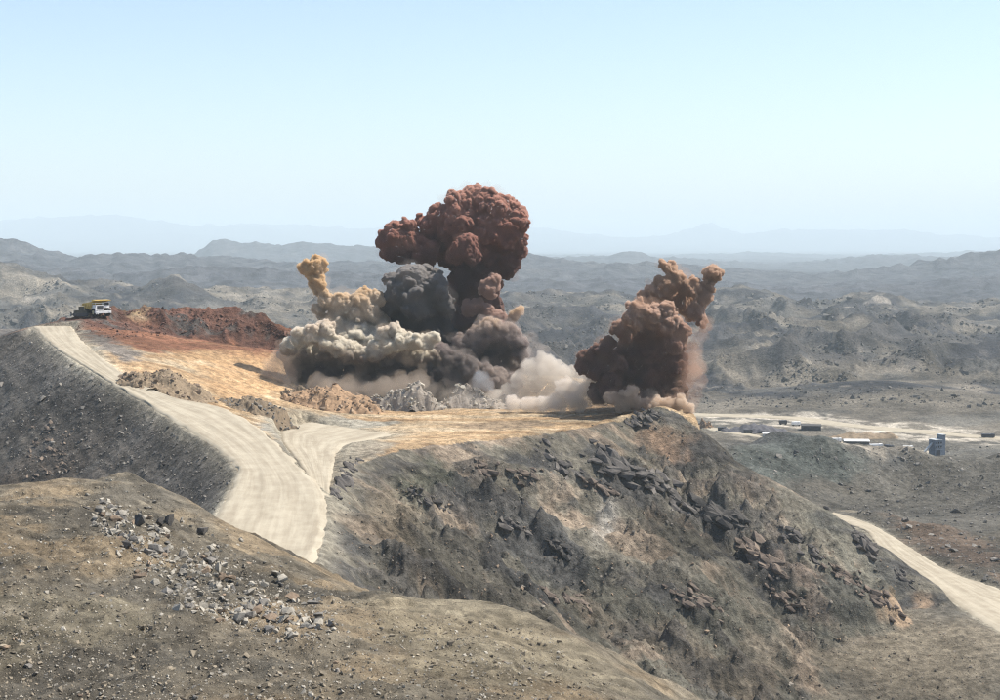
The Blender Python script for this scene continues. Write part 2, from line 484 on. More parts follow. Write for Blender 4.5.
def ground_colours():
    C = np.tile(np.array([.112, .103, .085]), (GX.size, 1))
    n1 = fbm(GX, GY, 70, 4, 201, .55); n2 = fbm(GX, GY, 17, 4, 211, .6); n3 = fbm(GX, GY, 320, 3, 221, .5)
    C = mix(C, (.18, .152, .11), sstep(.1, .7, n3 + .5 * n1))
    C = mix(C, (.08, .08, .075), sstep(.05, .6, -n3 + .6 * n1))
    # far hills: dark crags on the steep parts, pale washes
    far = GM['far'] * 1.0
    nn = fbm(GX, GY, 900, 3, 231, .5); nm = fbm(GX, GY, 190, 4, 241, .6)
    Cf = np.tile(np.array([.08, .076, .068]), (GX.size, 1))
    ns_ = fbm(GX, GY, 60, 4, 245, .65)
    Cf = mix(Cf, (.165, .145, .115), sstep(.2, .75, nn * .5 + nm * .7 + .2 * ns_))
    Cf = mix(Cf, (.038, .038, .04), sstep(.0, .4, -nm - .3 * nn + .5 * ns_))
    Cf = mix(Cf, (.25, .22, .18), sstep(.5, .8, ns_ + .3 * nm) * .7)
    Cf = mix(Cf, (.165, .142, .108), sstep(-.2, .4, n1 + .4 * nm) * .65 * (1 - sstep(2200, 2800, GY)))
    Cf = mix(Cf, (.042, .042, .044), sstep(.75, 1.2, GM['crest'] + .25 * ns_) * .75)
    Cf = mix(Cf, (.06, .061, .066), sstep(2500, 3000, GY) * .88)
    C = C * (1 - far[:, None]) + Cf * far[:, None]
    # valley floor strip
    strip = sstep(780, 850, GY) * (1 - sstep(1010, 1120, GY)) * (np.abs(GX) < 900)
    C = mix(C, (.135, .118, .092), strip * sstep(-.4, .3, n1 + .2))
    # face of the hill below the bench
    fc = GM['face'] * 1.0
    Ch = np.tile(np.array([.15, .135, .105]), (GX.size, 1))
    xs, ys = GX + .55 * GY, GY - .3 * GX
    ns = fbm(xs, ys * 2.2, 40, 5, 251, .6)
    Ch = mix(Ch, (.26, .205, .15), sstep(.12, .6, ns + .4 * n2))
    Ch = mix(Ch, (.075, .072, .066), sstep(.1, .55, -ns + .45 * n2))
    Ch = mix(Ch, (.125, .12, .094), sstep(.15, .5, n1 - .3 * n2) * .5)
    cm = sstep(-.35, .35, fbm(GX, GY, 34, 3, 16)) * sstep(.45, 1.0, ridged(xs, ys * 2.4, 15, 4, 15, .58))
    Ch = mix(Ch, (.085, .078, .07), cm * .75)
    C = C * (1 - fc[:, None]) + Ch * fc[:, None]
    dm = GM['dump'] * 1.0
    streak = fbm(GX * .47 - GY * .88, (GX * .88 + GY * .47) * .08, 9, 4, 261, .6)
    Cd = np.tile(np.array([.105, .096, .084]), (GX.size, 1)) * (1 + .28 * np.clip(streak, -1, 1))[:, None]
    Cd = mix(Cd, (.19, .14, .10), np.clip(np.exp(-(((GX + 118) / 24) ** 2 + ((GY - 300) / 30) ** 2)) * 1.5, 0, 1) * sstep(-.3, .3, n2 + .2))
    C = C * (1 - dm[:, None]) + Cd * dm[:, None]
    # mesa top
    ms = GM['mesa'] * 1.0
    Cm = np.tile(np.array([.42, .295, .172]), (GX.size, 1))
    lay = fbm(GX * .12, GY, 7, 4, 271, .6)
    Cm = mix(Cm, (.45, .35, .23), sstep(0, .6, lay))
    Cm = mix(Cm, (.31, .205, .115), sstep(.1, .7, -lay))
    C = C * (1 - ms[:, None]) + Cm * ms[:, None]
    inm = np.clip(ms + 0.0, 0, 1)
    red = polymask(((40, 332), (84, 318), (160, 314), (300, 326), (300, 362), (250, 362), (215, 352), (150, 352), (110, 345)), 4) * inm
    C = mix(C, (.24, .115, .068), red * sstep(-.9, .2, lay + .4))
    bank = (GM['red'] > .55) * inm
    C = mix(C, (.14, .074, .054), bank * sstep(-.5, .3, n2 + .25))
    C = mix(C, (.10, .085, .075), bank * sstep(.15, .5, n2 - .1))
    org = polymask(((140, 358), (210, 350), (290, 360), (285, 392), (215, 400), (200, 380), (205, 362)), 3) * inm
    C = mix(C, (.35, .22, .115), org * .8)
    lft = polymask(((-80, 356), (0, 338), (36, 327), (50, 320), (20, 316), (-80, 330)), 2.5) * inm
    C = mix(C, (.13, .118, .105), lft)
    gry = polymask(((80, 330), (92, 330), (130, 348), (150, 358), (120, 362), (95, 350)), 2.0) * inm
    C = mix(C, (.18, .155, .13), gry)
    for pg, cc in ((((255, 424), (272, 424), (300, 452), (305, 470), (296, 464), (275, 440)), (.20, .19, .17)),
                   (((262, 418), (330, 414), (400, 422), (345, 432), (300, 440)), (.33, .30, .24)),
                   (((332, 440), (345, 438), (400, 444), (380, 455), (345, 470), (336, 480)), (.33, .28, .21)),
                   (((440, 424), (520, 420), (560, 424), (500, 430)), (.27, .20, .13))):
        C = mix(C, cc, polymask(pg, 2.0) * inm)
    # apron of pale dust either side of the haul road
    for L, Rr, w_ in ((main_L, main_R, 2.5), (branch_L, branch_R, 5.0), (val_L, val_R, 1.5)):
        pg = np.array(list(L) + list(Rr)[::-1])[:, :2]
        sub = np.where((GX > pg[:, 0].min() - 9) & (GX < pg[:, 0].max() + 9) & (GY > pg[:, 1].min() - 9) & (GY < pg[:, 1].max() + 9))[0]
        d, _, ins = poly_near(GX[sub], GY[sub], pg, True)
        w = np.where(ins, 1, np.exp(-(d / w_) ** 2)) * .8
        C[sub] = mix(C[sub], (.33, .295, .225), w)
    # foreground hill
    fg = GM['fore'] * 1.0
    Cg = np.tile(np.array([.165, .14, .102]), (GX.size, 1))
    Cg = mix(Cg, (.23, .178, .115), sstep(.05, .6, n2 + .3 * n1))
    Cg = mix(Cg, (.125, .11, .085), sstep(.05, .6, -n2 + .3 * n1))
    C = C * (1 - fg[:, None]) + Cg * fg[:, None]
    olive = polymask(((352, 606), (430, 598), (545, 622), (600, 655), (650, 697), (420, 690), (380, 640)), 2.5) * fg
    C = mix(C, (.215, .182, .125), olive * .8)
    olive2 = polymask(((-60, 604), (90, 596), (150, 606), (160, 640), (-60, 660)), 2.0) * fg
    C = mix(C, (.215, .185, .13), olive2 * .8)
    trk = polymask(((-60, 611), (20, 609), (60, 613), (20, 617), (-60, 620)), .8) * fg
    C = mix(C, (.36, .31, .23), trk * .8)
    # single patches on the hill face
    for pg, cc, w in ((((400, 472), (440, 462), (450, 476), (420, 500), (398, 496)), (.115, .115, .08), .6),
                      (((594, 500), (612, 496), (618, 530), (600, 540)), (.36, .33, .28), .8),
                      (((640, 425), (700, 440), (690, 452), (640, 446)), (.30, .20, .13), .8),
                      (((780, 560), (815, 575), (825, 610), (790, 600)), (.34, .26, .20), .7),
                      (((880, 590), (925, 600), (930, 622), (880, 620)), (.36, .25, .16), .7),
                      (((380, 480), (420, 520), (400, 545), (360, 510)), (.25, .20, .14), .6)):
        C = mix(C, cc, polymask(pg, 2.5) * fc * w)
    grn = polymask(((735, 455), (775, 443), (830, 444), (875, 458), (840, 472), (770, 474)), 9)
    C = mix(C, (.105, .115, .10), grn * .85)
    brn = polymask(((890, 515), (960, 530), (1000, 545), (1000, 580), (930, 552), (900, 530)), 4) * (1 - fc)
    C = mix(C, (.20, .145, .105), brn * .8)
    pal = polymask(((705, 411), (810, 413), (1000, 432), (1000, 446), (820, 429), (720, 424)), 9)
    C = mix(C, (.46, .405, .325), pal * .9 * sstep(-.35, .25, n2))
    pal2 = polymask(((715, 428), (760, 433), (830, 439), (930, 452), (930, 456), (830, 447), (740, 439)), 6)
    C = mix(C, (.38, .33, .26), pal2 * .7 * sstep(-.4, .3, n2))
    return np.clip(C, .02, .8)


# ------------------------------------------------------------------ materials
MATS = {}


def mat(name, build):
    if name not in MATS:
        m = bpy.data.materials.new(name)
        m.use_nodes = True
        build(m, m.node_tree, m.node_tree.nodes['Principled BSDF'])
        MATS[name] = m
    return MATS[name]


def simple(name, col, rough=.8, metal=0.0, var=.25, scale=1.5):
    def b(m, t, p):
        n = t.nodes.new('ShaderNodeTexNoise'); n.inputs['Scale'].default_value = scale; n.inputs['Detail'].default_value = 6
        tc = t.nodes.new('ShaderNodeTexCoord'); t.links.new(tc.outputs['Object'], n.inputs['Vector'])
        mr = t.nodes.new('ShaderNodeMapRange'); mr.inputs['From Min'].default_value = .3; mr.inputs['From Max'].default_value = .7
        mr.inputs['To Min'].default_value = 1 - var; mr.inputs['To Max'].default_value = 1 + var
        t.links.new(n.outputs['Fac'], mr.inputs['Value'])
        mx = t.nodes.new('ShaderNodeVectorMath'); mx.operation = 'MULTIPLY'
        mx.inputs[0].default_value = col[:3]
        t.links.new(mr.outputs[0], mx.inputs[1])
        t.links.new(mx.outputs[0], p.inputs['Base Color'])
        p.inputs['Roughness'].default_value = rough
        p.inputs['Metallic'].default_value = metal
        p.inputs['Specular IOR Level'].default_value = .3
    return mat(name, b)


def ground_mat():
    def b(m, t, p):
        N = t.nodes.new; L = t.links.new
        at = N('ShaderNodeAttribute'); at.attribute_name = 'Col'
        geo = N('ShaderNodeNewGeometry')

        def noise(scale, det, rough, lac=2.0):
            n = N('ShaderNodeTexNoise'); n.inputs['Scale'].default_value = scale; n.inputs['Detail'].default_value = det
            n.inputs['Roughness'].default_value = rough; n.inputs['Lacunarity'].default_value = lac
            L(geo.outputs['Position'], n.inputs['Vector'])
            return n.outputs['Fac']

        def mrange(v, a, b_, c, d_):
            r = N('ShaderNodeMapRange'); r.inputs['From Min'].default_value = a; r.inputs['From Max'].default_value = b_
            r.inputs['To Min'].default_value = c; r.inputs['To Max'].default_value = d_
            L(v, r.inputs['Value'])
            return r.outputs[0]

        def mul(a, b_):
            k = N('ShaderNodeMath'); k.operation = 'MULTIPLY'
            L(a, k.inputs[0]); L(b_, k.inputs[1])
            return k.outputs[0]
        nb = noise(.02, 14, .68)
        nf = noise(.55, 8, .7)
        v1 = mrange(nb, .36, .64, .5, 1.5)
        v2 = mrange(nf, .3, .7, .5, 1.5)
        vo = N('ShaderNodeTexVoronoi'); vo.inputs['Scale'].default_value = .8; vo.inputs['Randomness'].default_value = 1.0
        L(geo.outputs['Position'], vo.inputs['Vector'])
        hv = N('ShaderNodeSeparateColor'); L(vo.outputs['Color'], hv.inputs[0])
        v3 = mrange(hv.outputs[0], 0, 1, .8, 1.22)
        f = mul(mul(v1, v2), v3)
        mx = N('ShaderNodeVectorMath'); mx.operation = 'MULTIPLY'
        L(at.outputs['Color'], mx.inputs[0]); L(f, mx.inputs[1])
        L(mx.outputs[0], p.inputs['Base Color'])
        p.inputs['Roughness'].default_value = .95
        p.inputs['Specular IOR Level'].default_value = .1
        bp1 = N('ShaderNodeBump'); bp1.inputs['Strength'].default_value = .8; bp1.inputs['Distance'].default_value = 14.0
        L(nb, bp1.inputs['Height'])
        bp2 = N('ShaderNodeBump'); bp2.inputs['Strength'].default_value = .6; bp2.inputs['Distance'].default_value = .9
        L(nf, bp2.inputs['Height']); L(bp1.outputs[0], bp2.inputs['Normal'])
        L(bp2.outputs[0], p.inputs['Normal'])
    return mat('ground_earth', b)


def add_mesh(name, V, faces=None, quads=None, material=None, parent=None, smooth=False, cols=None):
    me = bpy.data.meshes.new(name)
    V = np.asarray(V, np.float32)
    if quads is not None:
        q = np.asarray(quads, np.int32)
        nv = q.shape[1]
        me.vertices.add(len(V)); me.vertices.foreach_set('co', V.ravel())
        me.loops.add(q.size); me.loops.foreach_set('vertex_index', q.ravel())
        me.polygons.add(len(q))
        me.polygons.foreach_set('loop_start', np.arange(0, q.size, nv, dtype=np.int32))
        me.polygons.foreach_set('loop_total', np.full(len(q), nv, np.int32))
        me.update(calc_edges=True)
    else:
        me.from_pydata([tuple(map(float, v)) for v in V], [], faces)
    if cols is not None:
        a = me.attributes.new('Col', 'FLOAT_COLOR', 'POINT')
        c4 = np.ones((len(V), 4), np.float32); c4[:, :3] = cols
        a.data.foreach_set('color', c4.ravel())
    me.polygons.foreach_set('use_smooth', np.full(len(me.polygons), smooth, bool))
    o = bpy.data.objects.new(name, me)
    if material:
        me.materials.append(material)
    COL.objects.link(o)
    if parent:
        o.parent = parent
    return o


def tag(o, label=None, cat=None, group=None, kind=None):
    for k, v in (('label', label), ('category', cat), ('group', group), ('kind', kind)):
        if v:
            o[k] = v
    return o


def empty(name, loc, rz_=0.0):
    o = bpy.data.objects.new(name, None)
    o.location = loc
    o.rotation_euler = (0, 0, rz_)
    COL.objects.link(o)
    return o


# ------------------------------------------------------------------ build the ground
ii, jj = np.meshgrid(np.arange(NR - 1), np.arange(NA), indexing='ij')
j2 = (jj + 1) % NA
Q = np.stack([ii * NA + jj, (ii + 1) * NA + jj, (ii + 1) * NA + j2, ii * NA + j2], -1).reshape(-1, 4)
Q = Q[:, ::-1]
GP = np.stack([GX, GY, GZ + CAMZ], 1)
GC = ground_colours()
ground = add_mesh('ground', GP, quads=Q, material=ground_mat(), smooth=True, cols=GC)
tag(ground, 'stony brown desert hills with an open mine bench and dumps', None, None, 'structure')


# ------------------------------------------------------------------ roads
def road_mat():
    def b(m, t, p):
        N = t.nodes.new; L = t.links.new
        geo = N('ShaderNodeNewGeometry')
        uv = N('ShaderNodeAttribute'); uv.attribute_name = 'Col'
        sp = N('ShaderNodeSeparateColor'); L(uv.outputs['Color'], sp.inputs[0])
        cx = N('ShaderNodeCombineXYZ')
        ax = N('ShaderNodeMath'); ax.operation = 'MULTIPLY'; ax.inputs[1].default_value = 12.0; L(sp.outputs[0], ax.inputs[0])
        ay = N('ShaderNodeMath'); ay.operation = 'MULTIPLY'; ay.inputs[1].default_value = 1.3; L(sp.outputs[1], ay.inputs[0])
        L(ax.outputs[0], cx.inputs[0]); L(ay.outputs[0], cx.inputs[1])
        n1 = N('ShaderNodeTexNoise'); n1.inputs['Scale'].default_value = 1.0; n1.inputs['Detail'].default_value = 6; n1.inputs['Roughness'].default_value = .6
        L(cx.outputs[0], n1.inputs['Vector'])
        n2 = N('ShaderNodeTexNoise'); n2.inputs['Scale'].default_value = .35; n2.inputs['Detail'].default_value = 8; n2.inputs['Roughness'].default_value = .65
        L(geo.outputs['Position'], n2.inputs['Vector'])
        wv = N('ShaderNodeMath'); wv.operation = 'SINE'
        wm = N('ShaderNodeMath'); wm.operation = 'MULTIPLY'; wm.inputs[1].default_value = 37.0; L(sp.outputs[0], wm.inputs[0])
        wa = N('ShaderNodeMath'); wa.operation = 'MULTIPLY_ADD'; wa.inputs[1].default_value = 9.0; L(n1.outputs['Fac'], wa.inputs[0]); L(wm.outputs[0], wa.inputs[2])
        L(wa.outputs[0], wv.inputs[0])
        cr = N('ShaderNodeValToRGB')
        cr.color_ramp.elements[0].position = .40; cr.color_ramp.elements[0].color = (.29, .247, .182, 1)
        cr.color_ramp.elements[1].position = .60; cr.color_ramp.elements[1].color = (.405, .355, .268, 1)
        ad = N('ShaderNodeMath'); ad.operation = 'MULTIPLY_ADD'; ad.inputs[1].default_value = .62
        L(n1.outputs['Fac'], ad.inputs[0])
        m2 = N('ShaderNodeMath'); m2.operation = 'MULTIPLY'; m2.inputs[1].default_value = .38; L(n2.outputs['Fac'], m2.inputs[0])
        wk = N('ShaderNodeMath'); wk.operation = 'MULTIPLY_ADD'; wk.inputs[1].default_value = .014; L(wv.outputs[0], wk.inputs[0]); L(m2.outputs[0], wk.inputs[2])
        L(wk.outputs[0], ad.inputs[2]); L(ad.outputs[0], cr.inputs[0])
        L(cr.outputs[0], p.inputs['Base Color'])
        p.inputs['Roughness'].default_value = .95; p.inputs['Specular IOR Level'].default_value = .1
        bp = N('ShaderNodeBump'); bp.inputs['Distance'].default_value = .12; bp.inputs['Strength'].default_value = .5
        L(ad.outputs[0], bp.inputs['Height']); L(bp.outputs[0], p.inputs['Normal'])
    return mat('pale_road_dust', b)


def resample(P, n):
    P = np.array(P, float)
    s = np.concatenate([[0], np.cumsum(np.linalg.norm(np.diff(P[:, :2], axis=0), axis=1))])
    t = np.linspace(0, s[-1], n)
    return np.stack([np.interp(t, s, P[:, k]) for k in range(3)], 1), s[-1]


def ribbon(name, L, R, label, H=None, n=220, m=22, lift=0.0, seed=0, zconst=None):
    A = np.array(L, float); B = np.array(R, float)
    t0 = np.linspace(0, 1, len(A)); t = np.linspace(0, 1, n)
    # smooth interpolation of both edges
    def sm(P):
        Pi = np.stack([np.interp(t, t0, P[:, k]) for k in range(3)], 1)
        for _ in range(6):
            Pi[1:-1] = (Pi[:-2] + 2 * Pi[1:-1] + Pi[2:]) / 4
        return Pi
    A, B = sm(A), sm(B)
    V = []; cc = []
    s = np.concatenate([[0], np.cumsum(np.linalg.norm(np.diff((A + B)[:, :2] / 2, axis=0), axis=1))])
    for j in range(m + 1):
        w = j / m
        ww = w * 1.08 - .04
        P = A * (1 - ww) + B * ww
        e = min(w, 1 - w)
        if e < .12:
            k = (.12 - e) / .12
            wob = perlin(s / 5.0, np.full(n, j * .3 + seed), 9) * .9 + perlin(s / 1.7, np.full(n, j * .7 + seed), 19) * .4
            dirv = (B - A)[:, :2]; dirv = dirv / np.linalg.norm(dirv, axis=1)[:, None]
            P[:, :2] += dirv * (wob * k)[:, None]
        z = (H(P[:, 0], P[:, 1]) if H else P[:, 2]) + lift
        z = z + .06 * perlin(s / 9, np.full(n, w * 6.0), 31) - .05 * np.exp(-((abs(w - .5) - .22) / .06) ** 2)
        if e < .1:
            z = z - ((.1 - e) / .1) ** 2 * .75
        V.append(np.stack([P[:, 0], P[:, 1], z + CAMZ], 1))
        cc.append(np.stack([np.full(n, w), s / 30.0, np.zeros(n)], 1))
    V = np.stack(V, 1).reshape(-1, 3); cc = np.stack(cc, 1).reshape(-1, 3)
    i, j = np.meshgrid(np.arange(n - 1), np.arange(m), indexing='ij')
    k = i * (m + 1) + j
    q = np.stack([k, k + 1, k + m + 2, k + m + 1], -1).reshape(-1, 4)
    # faces must look up
    a, b_, c = V[q[0, 0]], V[q[0, 1]], V[q[0, 2]]
    if np.cross(b_ - a, c - a)[2] < 0:
        q = q[:, ::-1]
    o = add_mesh(name, V, quads=q, material=road_mat(), smooth=True, cols=cc)
    tag(o, label, None, None, 'structure')
    return o


ribbon('haul_road', main_L, main_R, 'pale dusty haul road winding down from the truck', H_mroad, 260, 24, 0.0, 1)
ribbon('bench_ramp_road', branch_L, branch_R, 'pale dusty spur joining the haul road to the blasted bench', H_broad, 110, 18, -.06, 2)
ribbon('valley_road', val_L, val_R, 'pale gravel road curving round the foot of the rocky hill', H_vroad, 200, 20, 0.0, 3)


def path_ribbon(name, pl, hw, label, seed):
    P, Ltot = resample(pl, 60)
    T = np.gradient(P[:, :2], axis=0); T /= np.linalg.norm(T, axis=1)[:, None]
    Nn = np.stack([-T[:, 1], T[:, 0]], 1)
    w = hw * (1 + .35 * perlin(np.linspace(0, 9, 60), np.full(60, seed * 1.7), 4))
    A = P.copy(); B = P.copy()
    A[:, :2] += Nn * w[:, None]; B[:, :2] -= Nn * w[:, None]
    return ribbon(name, A, B, label, None, 160, 14, 0.0, seed)


path_ribbon('plant_road', up1, 7.0, 'pale gravel road across the valley floor behind the plant', 5)
path_ribbon('plant_yard_road', up2, 4.5, 'pale gravel track leading to the blue grey tower', 6)


# ------------------------------------------------------------------ rocks
def rock_mat(name, c0, c1):
    def b(m, t, p):
        N = t.nodes.new; L = t.links.new
        geo = N('ShaderNodeNewGeometry'); oi = N('ShaderNodeObjectInfo')
        n = N('ShaderNodeTexNoise'); n.inputs['Scale'].default_value = 1.3; n.inputs['Detail'].default_value = 8; n.inputs['Roughness'].default_value = .7
        L(geo.outputs['Position'], n.inputs['Vector'])
        ri = N('ShaderNodeMath'); ri.operation = 'MULTIPLY_ADD'; ri.inputs[1].default_value = .45; L(geo.outputs['Random Per Island'], ri.inputs[0])
        r2 = N('ShaderNodeMath'); r2.operation = 'MULTIPLY_ADD'; r2.inputs[1].default_value = .3; r2.inputs[2].default_value = -.2; L(oi.outputs['Random'], r2.inputs[0])
        L(r2.outputs[0], ri.inputs[2])
        ad = N('ShaderNodeMath'); ad.operation = 'ADD'; L(n.outputs['Fac'], ad.inputs[0]); L(ri.outputs[0], ad.inputs[1])
        cr = N('ShaderNodeValToRGB')
        cr.color_ramp.elements[0].position = .3; cr.color_ramp.elements[0].color = (*c0, 1)
        cr.color_ramp.elements[1].position = 1.0; cr.color_ramp.elements[1].color = (*c1, 1)
        L(ad.outputs[0], cr.inputs[0]); L(cr.outputs[0], p.inputs['Base Color'])
        p.inputs['Roughness'].default_value = .9; p.inputs['Specular IOR Level'].default_value = .2
        bp = N('ShaderNodeBump'); bp.inputs['Distance'].default_value = .25; bp.inputs['Strength'].default_value = .6
        L(n.outputs['Fac'], bp.inputs['Height']); L(bp.outputs[0], p.inputs['Normal'])
    return mat(name, b)


def hull(points):
    bm = bmesh.new()
    for p_ in points:
        bm.verts.new(p_)
    r = bmesh.ops.convex_hull(bm, input=bm.verts[:])
    bmesh.ops.delete(bm, geom=list({g for g in r.get('geom_unused', []) + r.get('geom_interior', []) if isinstance(g, bmesh.types.BMVert)}), context='VERTS')
    bmesh.ops.triangulate(bm, faces=bm.faces[:])
    bmesh.ops.recalc_face_normals(bm, faces=bm.faces[:])
    bm.verts.index_update()
    V = np.array([v.co[:] for v in bm.verts]); Fc = np.array([[v.index for v in f.verts] for f in bm.faces])
    bm.free()
    return V, Fc


def rock_template(n, flat=.75):
    while True:
        P = rng.normal(size=(n, 3)); P /= np.linalg.norm(P, axis=1)[:, None]
        P *= rng.uniform(.7, 1.1, (n, 1)) * np.array([1, .8, flat])
        V, Fc = hull(P)
        if len(V) >= 6:
            return V, Fc


TEMPL = [rock_template(n) for n in (9, 10, 11, 12, 14, 16)]
SMALL = [rock_template(n) for n in (7, 8, 8, 9)]
ROCK_ME = []


def rock_meshes(material, n=6):
    out = []
    for V, Fc in TEMPL[:n]:
        me = bpy.data.meshes.new('rock_shape'); me.from_pydata([tuple(v) for v in V], [], [tuple(map(int, f)) for f in Fc]); me.materials.append(material)
        out.append(me)
    return out


def rotm(a, b, c):
    return np.array(Matrix.Rotation(c, 3, 'Z') @ Matrix.Rotation(b, 3, 'Y') @ Matrix.Rotation(a, 3, 'X'))


def scatter(name, pts, sizes, material, label, templates=SMALL, sink=.3, parent=None, stretch=None):
    Vs = []; Fs = []; off = 0
    for (x, y, z), s in zip(pts, sizes):
        V, Fc = templates[rng.integers(len(templates))]
        sc_ = s * rng.uniform(.7, 1.3, 3)
        R_ = rotm(rng.uniform(-.5, .5), rng.uniform(-.5, .5), rng.uniform(0, 6.28))
        P = (V * sc_) @ R_.T
        P = P + np.array([x, y, z + s * (.6 - sink * 2) * .6])
        Vs.append(P); Fs.append(Fc + off); off += len(V)
    o = add_mesh(name, np.concatenate(Vs), quads=np.concatenate(Fs), material=material, parent=parent)
    if not parent:
        tag(o, label, None, None, 'stuff')
    return o


M_GREY = rock_mat('grey_rock', (.07, .068, .065), (.30, .27, .23))
M_HILL = rock_mat('hill_rock', (.04, .038, .035), (.26, .225, .18))
M_FORE = rock_mat('dusty_brown_rock', (.06, .052, .042), (.30, .25, .18))
M_PALE = rock_mat('pale_rock', (.11, .10, .085), (.42, .38, .31))
M_DARK = rock_mat('dark_rock_with_shade', (.025, .024, .023), (.115, .103, .09))  # dark rock, blackened further with the shade on boulder fronts
M_BROWN = rock_mat('brown_rock', (.10, .075, .055), (.34, .25, .17))


def scatter_pixels(poly, n, dmin=0.0, dmax=1e9, keep=None):
    """random ground points inside an outline given in photo pixels (through the ground they lie on)"""
    pg = np.array(poly, float)
    out = []
    while len(out) < n:
        u = rng.uniform(pg[:, 0].min(), pg[:, 0].max(), 200); v = rng.uniform(pg[:, 1].min(), pg[:, 1].max(), 200)
        _, _, ins = poly_near(u, v, pg, True)
        for a, b in zip(u[ins], v[ins]):
            p_ = pick(a, b)
            if not (dmin < p_.y < dmax) or (keep and rng.random() > keep(a, b, p_)):
                continue
            out.append(tuple(p_))
            if len(out) >= n:
                break
    return out


# ------------------------------------------------------------------ smoke and dust
def ico(sub):
    bm = bmesh.new(); bmesh.ops.create_icosphere(bm, subdivisions=sub, radius=1.0)
    bm.verts.index_update()
    V = np.array([v.co[:] for v in bm.verts]); Fc = np.array([[v.index for v in f.verts] for f in bm.faces]); bm.free()
    return V, Fc


ICO2 = ico(2)
ICO1 = ico(1)


def volume_mat(name, col, dens, aniso=.2):
    def b(m, t, p):
        t.nodes.remove(p)
        v = t.nodes.new('ShaderNodeVolumePrincipled')
        v.inputs['Color'].default_value = (*col, 1)
        v.inputs['Density'].default_value = dens
        v.inputs['Anisotropy'].default_value = aniso
        t.links.new(v.outputs[0], t.nodes['Material Output'].inputs['Volume'])
    return mat(name, b)


def grain(c):
    c = np.array(c, float)
    return tuple(1 - (1 - c) ** 2.2 / (1 + 3.0 * c))       # albedo of single grains that gives this colour in bulk


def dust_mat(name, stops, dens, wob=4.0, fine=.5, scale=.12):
    """dust coloured by height, light and shade of the billows included, mixed unevenly; stops are (height, colour)"""
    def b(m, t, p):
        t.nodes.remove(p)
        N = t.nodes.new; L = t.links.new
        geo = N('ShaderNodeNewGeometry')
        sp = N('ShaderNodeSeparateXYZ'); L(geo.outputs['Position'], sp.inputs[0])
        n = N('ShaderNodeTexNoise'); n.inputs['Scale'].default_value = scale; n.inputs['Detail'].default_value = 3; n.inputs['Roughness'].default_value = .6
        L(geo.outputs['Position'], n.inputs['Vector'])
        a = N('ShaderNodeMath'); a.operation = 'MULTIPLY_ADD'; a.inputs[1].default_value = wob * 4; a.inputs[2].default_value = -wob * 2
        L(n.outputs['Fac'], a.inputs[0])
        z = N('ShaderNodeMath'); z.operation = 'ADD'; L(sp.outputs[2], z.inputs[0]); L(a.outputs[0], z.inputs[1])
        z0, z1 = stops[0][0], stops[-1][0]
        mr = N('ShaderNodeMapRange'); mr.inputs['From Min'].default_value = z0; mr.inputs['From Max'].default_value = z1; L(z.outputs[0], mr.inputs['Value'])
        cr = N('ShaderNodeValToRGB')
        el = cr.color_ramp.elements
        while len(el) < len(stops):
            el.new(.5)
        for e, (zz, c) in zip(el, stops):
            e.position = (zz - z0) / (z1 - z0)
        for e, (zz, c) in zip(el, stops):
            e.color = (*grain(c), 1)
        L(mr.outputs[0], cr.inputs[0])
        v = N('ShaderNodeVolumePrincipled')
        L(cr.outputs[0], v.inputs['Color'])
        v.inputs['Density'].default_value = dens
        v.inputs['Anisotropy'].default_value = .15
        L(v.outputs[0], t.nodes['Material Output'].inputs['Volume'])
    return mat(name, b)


def zrow(v, d):
    return float(px(500, v, d)[2] + CAMZ)


ALL_BLOBS = {}


